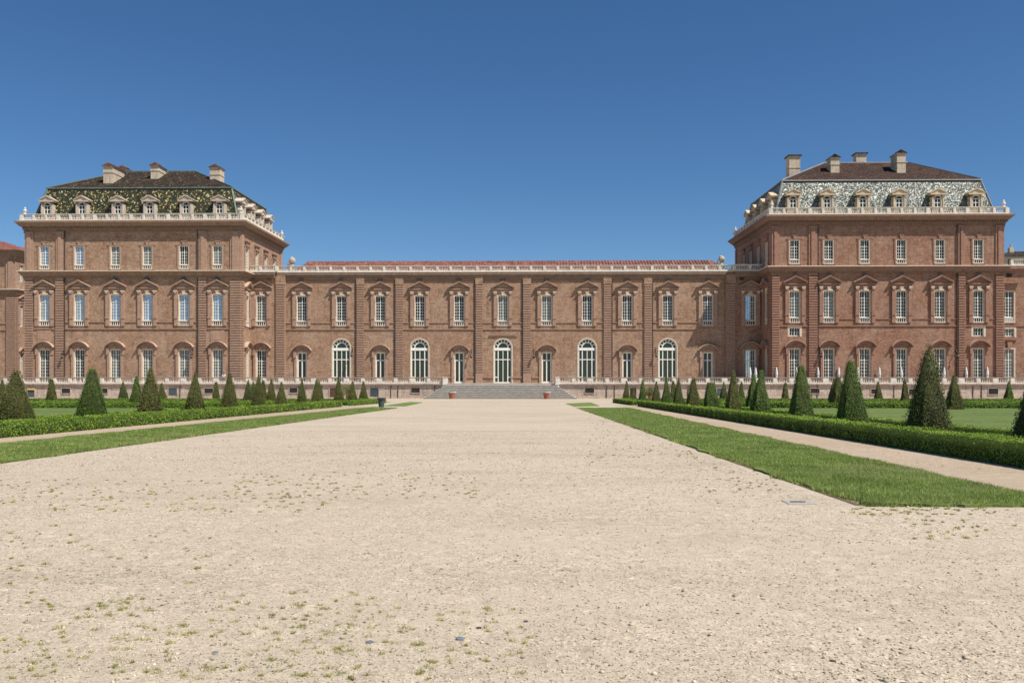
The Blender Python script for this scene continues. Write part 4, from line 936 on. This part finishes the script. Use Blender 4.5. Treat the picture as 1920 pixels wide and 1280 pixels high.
raised('lawn_strip', right_strip, .035, M['lawn'], 'structure'); raised('lawn_strip', left_strip, .035, M['lawn'], 'structure')
def rim(a, b, d, h):
    sheet('soil_edge', [(a[0], a[1]), (a[0]+d, a[1]), (b[0]+d, b[1]), (b[0], b[1])], h, M['soil'])
rim(RO_n, RO_f, -.085, .006); rim(LO_n, LO_f, .085, .006)
r2 = [G(1061, 756.5), G(1108, 754.6), G(1124, 761), G(1078, 762.3)]; l2 = [G(716, 761), G(760, 761.5), G(793, 754.5), G(770, 753.5)]
raised('lawn_strip', r2, .03, M['lawn'], 'structure'); raised('lawn_strip', l2, .03, M['lawn'], 'structure')
# hedge lines (front faces)
HR_f, HR_n = G(1190, 760.5), G(1920, 878); HL_f, HL_n = G(641, 762.5), G(0, 822)
def on(a, b, y): return ex(a, b, y)[0]
xr = lambda y: on(HR_f, HR_n, y)        # drive-side face of the right parterre
xl = lambda y: on(HL_f, HL_n, y)
YN = 11.0; YB1 = min(HR_f[1], 74); YB1L = min(HL_f[1], 74)
sheet('path', [(on(RI_n, RI_f, 8)-.05, 8), (xr(8)+.3, 8), (xr(80)+.3, 80), (on(RI_n, RI_f, 80), 80)], .006, M['path'])
sheet('path', [(xl(10)-.3, 10), (on(LI_n, LI_f, 10)+.05, 10), (on(LI_n, LI_f, 74), 74), (xl(74)-.3, 74)], .006, M['path'])
sheet('planting_bed', [(xr(8)+.3, 8), (xr(8)+60, 8), (110, 100), (xr(100)+.3, 100)], .012, M['bed'])
sheet('planting_bed', [(xl(8)-.3, 8), (xl(100)-.3, 100), (-120, 100), (-90, 8)], .012, M['bed'])
sheet('path', [(xr(76)-.1, 74.6), (100, 74.6), (100, 77.4), (xr(78)-.1, 77.4)], .018, M['gravel']); sheet('path', [(-110, 71.5), (xl(72)+.2, 71.5), (xl(75)+.2, 74.8), (-110, 74.8)], .018, M['gravel'])
sheet('lawn', [(xr(8)+5.0, 8), (xr(8)+60, 8), (100, 66), (xr(66)+5.0, 66)], .024, M['lawn_far'])
sheet('lawn', [(xl(15)-5.2, 12), (xl(64)-5.2, 64), (-100, 64), (-80, 12)], .024, M['lawn_far'])

# ------------------------------------------------------------------ vegetation
def np_mesh(name, V, F, mats, mi=None):
    me = bpy.data.meshes.new(name); k = F.shape[1]
    me.vertices.add(len(V)); me.vertices.foreach_set('co', V.astype(np.float32).ravel())
    me.loops.add(F.size); me.loops.foreach_set('vertex_index', F.astype(np.int32).ravel())
    me.polygons.add(len(F)); me.polygons.foreach_set('loop_start', np.arange(0, F.size, k, dtype=np.int32)); me.polygons.foreach_set('loop_total', np.full(len(F), k, dtype=np.int32))
    for m in mats: me.materials.append(m)
    if mi is not None: me.polygons.foreach_set('material_index', mi.astype(np.int32))
    me.update(calc_edges=True); return me
def leaves(P, Nn, size, tilt=.8, rng=RNG):
    n = len(P); d = Nn+rng.normal(0, tilt, (n, 3)); d /= np.linalg.norm(d, axis=1)[:, None]
    a = np.cross(d, rng.normal(0, 1, (n, 3))); a /= np.linalg.norm(a, axis=1)[:, None]; b = np.cross(d, a)
    s = (size*rng.uniform(.6, 1.3, n))[:, None] if np.ndim(size) else size*rng.uniform(.6, 1.3, n)[:, None]
    V = np.stack([P-a*s, P+b*s*.45, P+a*s, P-b*s*.45], 1).reshape(-1, 3)
    return V, np.arange(4*n).reshape(n, 4)
def box_core(x0, x1, y0, y1, h, inset, zf):
    V = []
    for z in (0, 1):
        for (x, y) in ((x0+inset, y0+inset), (x1-inset, y0+inset), (x1-inset, y1-inset), (x0+inset, y1-inset)): V.append((x, y, zf(y)+(h-inset if z else -.05)))
    return np.array(V), np.array([(0,3,2,1), (4,5,6,7), (0,1,5,4), (1,2,6,5), (2,3,7,6), (3,0,4,7)])
def hedge(label, a, b, w, h, side, group):
    """clipped box hedge from a to b (ground points on its drive-side face), thickness w towards `side`"""
    a, b = np.array(a), np.array(b); L = np.linalg.norm(b-a); t = (b-a)/L; nrm = np.array([-t[1], t[0]])*side
    core_in = .035; P, Nn, S = [], [], []
    def dens(y): s = np.clip(y*.001, .016, .055); return s
    step = 4.0; k = max(1, int(L/step))
    for i in range(k):
        u0, u1 = L*i/k, L*(i+1)/k; ym = a[1]+t[1]*(u0+u1)/2; dist = math.hypot(*(a+t*(u0+u1)/2)); s = float(dens(dist)); D = .62/(s*s)
        for face, wd in (('front', h), ('top', w), ('back', h)):
            n = int((u1-u0)*wd*D*(.35 if face == 'back' else 1)); u = RNG.uniform(u0, u1, n); v = RNG.uniform(0, wd, n); j = RNG.normal(0, .014, n)
            wob = .02*np.sin(u*2.1)+.015*np.sin(u*5.3+1)
            if face == 'front': off = -wob-j; z = v; N3 = np.array([-nrm[0], -nrm[1], .1])
            elif face == 'back': off = w+wob+j; z = v; N3 = np.array([nrm[0], nrm[1], .1])
            else: off = v; z = h+wob*.8+j*1.3; N3 = np.array([0, 0, 1.])
            xy = a[None]+u[:, None]*t+np.asarray(off)[:, None]*nrm
            P.append(np.c_[xy, z]); Nn.append(np.tile(N3, (n, 1))); S.append(np.full(n, s))
    for e, pt, sg in ((0, a, -1), (1, b, 1)):
        s = float(dens(math.hypot(*pt))); n = int(w*h*.75/(s*s)); v = RNG.uniform(0, w, n); z = RNG.uniform(0, h, n)
        xy = pt[None]+v[:, None]*nrm+sg*RNG.normal(0, .015, n)[:, None]*t; P.append(np.c_[xy, z]); Nn.append(np.tile(np.array([sg*t[0], sg*t[1], .1]), (n, 1))); S.append(np.full(n, s))
    P = np.concatenate(P); Nn = np.concatenate(Nn); S = np.concatenate(S)
    z = P[:, 2].copy(); P[:, 2] += np.array([gz(y) for y in P[:, 1]])
    V, F = leaves(P, Nn, S, .38)
    C = []
    for pt in (a+t*core_in+nrm*core_in, b-t*core_in+nrm*core_in, b-t*core_in+nrm*(w-core_in), a+t*core_in+nrm*(w-core_in)): C.append(pt)
    CV = np.array([(p[0], p[1], gz(p[1])-.05) for p in C]+[(p[0], p[1], gz(p[1])+h-core_in) for p in C]); CF = np.array([(0,3,2,1), (4,5,6,7), (0,1,5,4), (1,2,6,5), (2,3,7,6), (3,0,4,7)])
    o0 = np.array([a[0], a[1], gz(a[1])])
    me = np_mesh('hedge', np.concatenate([V, CV])-o0, np.concatenate([F, CF+len(V)]), [M['leaf_box'], M['core_box']], np.r_[np.zeros(len(F)), np.ones(len(CF))])
    tag(link('box_hedge', me, None, None, tuple(o0)), label, 'hedge', group)
hg = 'low clipped box hedges of the parterres'
hedge('long low box hedge with lit top bordering the path on the right', (xr(YN), YN), (xr(YB1), YB1), .85, .46, -1, hg)
hedge('far box hedge of the right parterre facing the steps', (xr(79), 78.2), (xr(94)-.3, 95), .85, .45, -1, hg)
hedge('long low box hedge bordering the path on the left', (xl(19), 19), (xl(YB1L), YB1L), .85, .46, 1, hg)
hedge('far box hedge of the left parterre near the grey bin', (xl(76), 75.2), (xl(90)+.4, 91), .85, .45, 1, hg)
hedge('inner box hedge behind the right row of yew pyramids', (xr(14)+4.0, 14), (xr(70)+4.0, 66), .5, .30, -1, hg)
hedge('inner box hedge behind the left row of yew pyramids', (xl(24)-4.2, 24), (xl(66)-4.2, 64), .5, .32, 1, hg)
hedge('box hedge closing the near right lawn', (xr(70)+4.6, 66.3), (84, 66.3), .5, .40, 1, hg)
hedge('second box hedge behind the right lawn', (xr(70)+.9, 72.4), (90, 72.4), .7, .42, 1, hg)
hedge('box hedge closing the near left lawn', (-96, 65), (xl(66)-4.7, 65), .6, .42, 1, hg)
hedge('second box hedge behind the left lawn', (-105, YB1L-1), (xl(70)-.9, YB1L-1), .7, .44, 1, hg)
hedge('front box hedge of the far right parterre', (xr(79)+.9, 78.2), (100, 78.2), .8, .44, 1, hg)
hedge('front box hedge of the far left parterre', (-110, 75.2), (xl(76)-.9, 75.2), .8, .44, 1, hg)
hedge('rear box hedge of the far right parterre before the terrace', (xr(94)+.6, 95), (112, 95), .8, .46, 1, hg)
hedge('rear box hedge of the far left parterre before the terrace', (-120, 92), (xl(90)-.6, 92), .8, .46, 1, hg)

def yew(kind, size, seed, base=1.12, top=.16, H=2.5, shaggy=0.0, mat='leaf_yew'):
    rng = np.random.default_rng(seed); P, Nn = [], []
    A = 4*(base+top)/2*H; n = int(A*1.7/(size*size))
    t = rng.uniform(0, 1, n*2); keep = rng.uniform(0, 1, n*2) < (base+(top-base)*t)/base; t = t[keep]; n = len(t)
    side = rng.integers(0, 4, n); hw = (base+(top-base)*t)/2*(1+.03*np.sin(t*9+seed)); u = rng.uniform(-1, 1, n)
    bulge = .03*np.sin(t*7+side*2+seed)+.02*np.sin(u*4+t*11)
    out = hw+bulge+rng.normal(0, .012+shaggy*.03, n)+shaggy*.05*np.maximum(0, np.sin(u*9+t*23+seed))
    corner = 1-.10*np.abs(u)**6
    x = np.where(side % 2 == 0, u*hw, 0)*corner; y = np.where(side % 2 == 0, 0, u*hw)*corner
    x = np.where(side == 1, out*corner, np.where(side == 3, -out*corner, x)); y = np.where(side == 0, -out*corner, np.where(side == 2, out*corner, y))
    sl = (base-top)/2/H; nx = np.where(side == 1, 1, np.where(side == 3, -1, 0)); ny = np.where(side == 0, -1, np.where(side == 2, 1, 0))
    P.append(np.c_[x, y, t*H]); Nn.append(np.c_[nx, ny, np.full(n, sl)])
    m = int(40+shaggy*60); P.append(np.c_[rng.normal(0, top*.3, m), rng.normal(0, top*.3, m), H+rng.uniform(-.1, .08+shaggy*.08, m)]); Nn.append(np.tile([0, 0, 1.], (m, 1)))
    V, F = leaves(np.concatenate(P), np.concatenate(Nn), size*.62, .34+shaggy*.4, rng)
    i = .035; b, tp = base/2-i, max(.03, top/2-i)
    CV = np.array([(-b,-b,-.1),(b,-b,-.1),(b,b,-.1),(-b,b,-.1),(-tp,-tp,H-.05),(tp,-tp,H-.05),(tp,tp,H-.05),(-tp,tp,H-.05)]); CF = np.array([(0,3,2,1), (4,5,6,7), (0,1,5,4), (1,2,6,5), (2,3,7,6), (3,0,4,7)])
    return np_mesh('yew_pyramid', np.concatenate([V, CV]), np.concatenate([F, CF+len(V)]), [M[mat], M['core_yew']], np.r_[np.zeros(len(F)), np.ones(len(CF))])
yews = {'near': [yew('n', .032, 1, shaggy=.3), yew('n', .034, 2, top=.22, shaggy=.35, mat='leaf_yew_green')], 'mid': [yew('m', .05, 3, shaggy=.3), yew('m', .05, 4, top=.10, base=1.02), yew('m', .05, 12, top=.24, base=1.18, shaggy=.5), yew('m', .05, 13, top=.14, mat='leaf_yew_dark'), yew('m', .055, 5, mat='leaf_yew_green')],
        'far': [yew('f', .075, 6), yew('f', .075, 14, top=.24, base=1.0), yew('f', .075, 15, base=1.2, top=.1, mat='leaf_yew_dark'), yew('f', .085, 7, mat='leaf_yew_green')], 'shag': [yew('s', .04, 8, shaggy=1.0, top=.2, mat='leaf_yew_dark')], 'blunt': [yew('b', .055, 9, top=.42, H=2.2, mat='leaf_yew_green')]}
HT = {'near': 2.5, 'mid': 2.5, 'far': 2.5, 'shag': 2.5, 'blunt': 2.2}
def topiary(px, ytop, depth, kind, var, label, wscale=1.0):
    d = ray(px); Y = depth; x = X(px, Y); z0 = gz(Y); ztop = Z(px, ytop, Y); h = ztop-z0
    o = link('yew_pyramid', yews[kind][var % len(yews[kind])], None, None, (x, Y, z0), random.uniform(-.04, .04)+random.choice((0, math.pi/2, math.pi)))
    s = h/HT[kind]; j = random.uniform(.93, 1.06); o.scale = (wscale*.86*j, wscale*.86*j*random.uniform(.95, 1.05), s); o.rotation_euler.x = random.uniform(-.02, .02); o.rotation_euler.y = random.uniform(-.025, .025)
    tag(o, label, 'topiary', 'clipped yew pyramids of the parterres')
XR = 11.2; XLT = -18.8
def depth_for(px, Xw): d = ray(px); return Xw*d[1]/d[0]
rightrow = [(1963, 646, 'shag', 1.35), (1740, 657, 'shag', 1.08), (1598, 676, 'near', 1.1), (1502, 685, 'near', 1.05), (1425, 695, 'mid', 1.1), (1375, 697, 'mid', 1.05), (1334, 717, 'blunt', 1.05), (1299.5, 708, 'mid', 1.0),
            (1272, 709, 'mid', 1.0), (1250, 707, 'mid', .95), (1230, 715, 'far', .95), (1205, 712, 'far', .95), (1174, 714, 'far', 1.0)]
rl = ['dark shaggy yew pyramid cut by the right edge of the picture', 'tall dark shaggy yew pyramid, largest in the picture', 'large green yew pyramid just left of the tall shaggy one']
for i, (px, yt, k, w) in enumerate(rightrow):
    lab = rl[i] if i < 3 else 'blunt topped green yew pyramid, seventh back in the right front row' if k == 'blunt' else 'yew pyramid, %s back in the row behind the right hedge' % ORD[i]
    topiary(px, yt, depth_for(px, XR), k, 1 if i == 2 else i, lab, w)
leftrow = [(28, 695), (172, 691), (282, 692), (365, 697), (429.5, 699), (484, 705), (527, 716), (566, 711), (593, 711), (635.5, 707), (660.5, 715), (682, 715)]
for i, (px, yt) in enumerate(leftrow):
    k = 'near' if i < 2 else 'mid' if i < 9 else 'far'
    lab = 'large yew pyramid nearest the left edge behind the hedge' if i == 0 else 'yew pyramid, %s from the left edge in the row behind the left hedge' % ORD[i]
    topiary(px, yt, depth_for(px, XLT), k, 1 if i in (1, 3, 6, 7) else 0, lab, 1.25 if i < 4 else 1.12)
def depth_top(ytop, h=2.45): return min(100, (h-CAMH)*FPX/(731-ytop)*1.0) if ytop < 731 else 90
for i, (px, yt, where) in enumerate(((3, 712, 'at the left picture edge'), (97, 710, 'before the second ground window of the left pavilion'), (231, 714, 'under the third ground window of the left pavilion'), (256, 706, 'left of the fourth ground window of the left pavilion'),
        (304, 718, 'below the fourth ground window, small'), (405, 716, 'below the sixth ground window, small'), (465, 712, 'at the inner corner of the left pavilion'), (475, 716, 'right of the inner corner, half hidden'), (508, 711, 'before the narrow linking bay'), (493, 713, 'half hidden before the linking bay'), (599, 714, 'half hidden behind the ninth of the left row'))):
    topiary(px, yt, depth_top(yt), 'far', i, 'distant yew pyramid '+where, 1.05)
for i, (px, yt, where) in enumerate(((1188, 728, 'very small beside the far right cellar door'), (1262.5, 714, 'half hidden behind the right row'), (1357, 716, 'half hidden left of the shaded corner'), (1390, 715, 'before the shaded corner'), (1412, 703, 'close behind the fifth of the right row'), (1472, 717, 'small below the first ground window of the right pavilion'),
        (1564, 710, 'left one of a touching pair'), (1571, 706, 'right one of a touching pair'), (1647, 715, 'left of the fourth ground window of the right pavilion'), (1697, 713, 'below the fourth ground window of the right pavilion'), (1789, 704, 'wide and dark right of the tall shaggy one'), (1891, 715, 'below the last window at the right'))):
    topiary(px, yt, depth_top(yt), 'mid' if yt < 707 else 'far', i, 'distant yew pyramid '+where, 1.2 if yt < 707 else 1.05)

# two loose bushes by the terrace wall
def bush(px, Y, r, h, label):
    rng = np.random.default_rng(int(px)); n = 1500; d = rng.normal(0, 1, (n, 3)); d /= np.linalg.norm(d, axis=1)[:, None]; rr = rng.uniform(.55, 1, n)[:, None]*(1+.2*np.sin(d[:, :1]*6))
    Pn = d*rr*np.array([r, r, h*.42])+np.array([0, 0, h*.62]); V, F = leaves(Pn, d, .09, .9, rng)
    P = empty('bush', (X(px, Y), Y, gz(Y)), label, 'bush'); link('foliage', np_mesh('foliage', V, F, [M['olive']]), None, P)
    m = MB(); m.lathe(0, 0, 0, [(.3, 0), (.36, .1), (.42, .6), (.45, .62)], 12); link('planter', m.mesh('planter'), M['terracotta'], P)
    for k in range(4): m = MB(); t = k*1.6; m.hull([(-.03, -.03, .5), (.03, -.03, .5), (.03, .03, .5), (-.03, .03, .5)], [(.3*math.cos(t)-.02, .3*math.sin(t), h*.8), (.3*math.cos(t)+.02, .3*math.sin(t), h*.8), (.3*math.cos(t)+.02, .3*math.sin(t)+.03, h*.8), (.3*math.cos(t)-.02, .3*math.sin(t)+.03, h*.8)]); link('stem', m.mesh('stem'), M['door_brown'], P)
bush(653, 128, .95, 2.1, 'pale loose bush between two yew pyramids at the left of the cellar gate')
bush(1219, 126, .8, 1.8, 'round pale bush before the terrace wall right of the steps')

def blades(name, poly_fn, n, size_fn, mat, hmul=1.0, lean=.5, kind='stuff', label=None, tall=1.0):
    P = poly_fn(n); n = len(P); dist = np.hypot(P[:, 0], P[:, 1]); w = size_fn(dist)
    z = np.array([gz(y) for y in P[:, 1]]); a = RNG.uniform(0, 2*np.pi, n); h = (RNG.uniform(.6, 1.3, n)*hmul)
    dx, dy = np.cos(a)*w, np.sin(a)*w; la = RNG.uniform(0, 2*np.pi, n); l = RNG.uniform(.1, lean, n)*h
    B = np.c_[P, z]; V = np.stack([B-np.c_[dx, dy, np.zeros(n)], B+np.c_[dx, dy, np.zeros(n)], B+np.c_[np.cos(la)*l, np.sin(la)*l, h]], 1).reshape(-1, 3)
    o = link(name, np_mesh(name, V, np.arange(3*n).reshape(n, 3), [M[mat]])); tag(o, label, None, None, kind); o['category'] = 'grass'; return o
def strip_fn(on_, of_, in_, if_, y0, y1, dens):
    """random points in a strip between an outer line and an inner line, denser near the camera"""
    def fn(n):
        ys = []
        k = 30; edges = np.linspace(y0, y1, k+1)
        for i in range(k):
            ym = (edges[i]+edges[i+1])/2; wdt = abs(on(on_, of_, ym)-on(in_, if_, ym)); c = int(wdt*(edges[i+1]-edges[i])*dens(ym)); ys.append(RNG.uniform(edges[i], edges[i+1], c))
        y = np.concatenate(ys); xo = on_[0]+(of_[0]-on_[0])*(y-on_[1])/(of_[1]-on_[1]); xi = in_[0]+(if_[0]-in_[0])*(y-in_[1])/(if_[1]-in_[1])
        t = RNG.uniform(-.02, 1.02, len(y))+RNG.normal(0, .004, len(y))+.018*np.sin(y*1.3)+.012*np.sin(y*3.1)+.008*np.sin(y*7.7); return np.c_[xo+(xi-xo)*t, y]
    return fn
dn = lambda y: min(5200, 900000/(y*y))
wd = lambda d: np.clip(d*.00045, .0035, .03)
blades('grass', strip_fn(RO_n, RO_f, RI_n, RI_f, yn-.13, min(RO_f[1], 73), dn), 0, wd, 'blade', .065, 1.1, label='mown green grass strip right of the drive')
blades('grass', strip_fn(LO_n, LO_f, LI_n, LI_f, 13.0, min(LO_f[1], 73), dn), 0, wd, 'blade', .07, 1.1, label='mown green grass strip left of the drive')
def tuft_fn(boxes, per, spread):
    def fn(n):
        out = []
        for (a, b, c, d, cnt) in boxes:
            for _ in range(cnt):
                x, y = G(RNG.uniform(a, b), RNG.uniform(c, d)); k = int(RNG.integers(*per)); s = spread*RNG.uniform(.4, 1.4)
                out.append(np.c_[RNG.normal(x, s, k), RNG.normal(y, s*.8, k)])
        return np.concatenate(out)
    return fn
blades('weeds', tuft_fn([(0, 700, 1110, 1275, 180), (500, 1000, 1140, 1275, 90), (0, 640, 900, 960, 170), (420, 900, 885, 935, 110), (0, 400, 980, 1100, 40), (1100, 1320, 790, 860, 90), (1320, 1470, 845, 925, 60), (1100, 1260, 765, 800, 50), (1700, 1910, 955, 1010, 40), (1580, 1900, 950, 965, 50), (1400, 1900, 800, 880, 40), (1280, 1310, 848, 862, 3)], (8, 34), .013), 0, lambda d: np.clip(d*.0004, .002, .012), 'weed', .019, 1.6, label='small sparse weeds growing in the gravel')

# pebbles
def pebbles():
    n = 120000; y = 3.3+RNG.uniform(0, 1, n)**1.8*26; u = RNG.uniform(-.62, .62, n); x = y*u-.02*y
    keep = ~((x > on(RO_n, RO_f, 20)-.2+(y-20)*0) & (y > yn-.1) & (x < 9.5))
    x, y = x[keep], y[keep]; n = len(x); r = np.exp(RNG.normal(-5.5, .45, n)); r = np.clip(r, .002, .02)*np.clip(y/9, 1, 1.7)
    oc = np.array([(1,0,0),(-1,0,0),(0,1,0),(0,-1,0),(0,0,1),(0,0,-1)], float)
    sc = np.stack([r*RNG.uniform(.8, 1.5, n), r*RNG.uniform(.7, 1.2, n), r*RNG.uniform(.4, .8, n)], 1); a = RNG.uniform(0, np.pi, n)
    V = oc[None]*sc[:, None]*(1+RNG.normal(0, .15, (n, 6, 1))); c, s = np.cos(a)[:, None], np.sin(a)[:, None]
    V = np.stack([V[..., 0]*c-V[..., 1]*s, V[..., 0]*s+V[..., 1]*c, V[..., 2]], -1)
    z = np.array([gz(v) for v in y]); V += np.stack([x, y, z+r*.15], 1)[:, None]
    f = np.array([(0,2,4),(2,1,4),(1,3,4),(3,0,4),(2,0,5),(1,2,5),(3,1,5),(0,3,5)]); F = (f[None]+6*np.arange(n)[:, None, None]).reshape(-1, 3)
    o = link('pebbles', np_mesh('pebbles', V.reshape(-1, 3), F, [M['pebble']])); tag(o, 'loose pale pebbles scattered over the drive', 'pebbles', None, 'stuff')
pebbles()
def stone(px, py, r, mat, label):
    x, y = G(px, py); bm = bmesh.new(); bmesh.ops.create_icosphere(bm, subdivisions=2, radius=r)
    for v in bm.verts: v.co *= 1+random.uniform(-.12, .12); v.co.z *= .5; v.co.x *= 1.3
    me = bpy.data.meshes.new('stone'); bm.to_mesh(me); bm.free()
    tag(link('stone', me, M[mat], None, (x, y, gz(y)+r*.2), random.uniform(0, 3)), label, 'stone')
stone(863, 1198, .021, 'stone_blue', 'blue grey stone on the gravel, larger of the pair below the middle')
stone(693, 1204, .018, 'stone_blue', 'grey blue stone on the gravel at the lower middle')
stone(898, 1177, .014, 'stone_dark', 'small dark stone just above the blue grey stone')
stone(404, 1223, .013, 'stone_blue', 'small bluish stone at the lower left of the gravel')
stone(1697, 1284, .02, 'stone_blue', 'bluish stone at the bottom edge on the right')
stone(986, 1165, .012, 'stone_dark', 'dark stone right of the picture middle in the gravel')
stone(1561, 1239, .013, 'stone_dark', 'dark stone in the gravel at the lower right')

# manhole cover
def manhole():
    x, y = G(1498, 942); P = empty('manhole_cover', (x, y, gz(y)), 'flat grey metal manhole plate set in the gravel near the grass corner', 'manhole cover')
    m = MB(); m.box(-.17, .17, -.16, .16, 0, .008); link('plate', m.mesh('plate'), M['plate'], P); m = MB(); m.box(-.11, .08, -.01, .012, .012, .018); link('slot', m.mesh('slot'), M['dark'], P)
manhole()
# bin
def bin_():
    x, y = G(715, 763); P = empty('litter_bin', (x, y, gz(y)), 'dark grey round litter bin at the end of the left hedge', 'bin')
    m = MB(); m.lathe(0, 0, 0, [(.25, 0), (.34, .72), (.34, .74)], 16); link('body', m.mesh('body'), M['bin'], P); m = MB(); m.lathe(0, 0, 0, [(.36, .72), (.44, .76), (.44, .84), (.36, .86)], 16); link('rim', m.mesh('rim'), M['bin'], P); P.scale = (.85, .85, .9)
bin_()
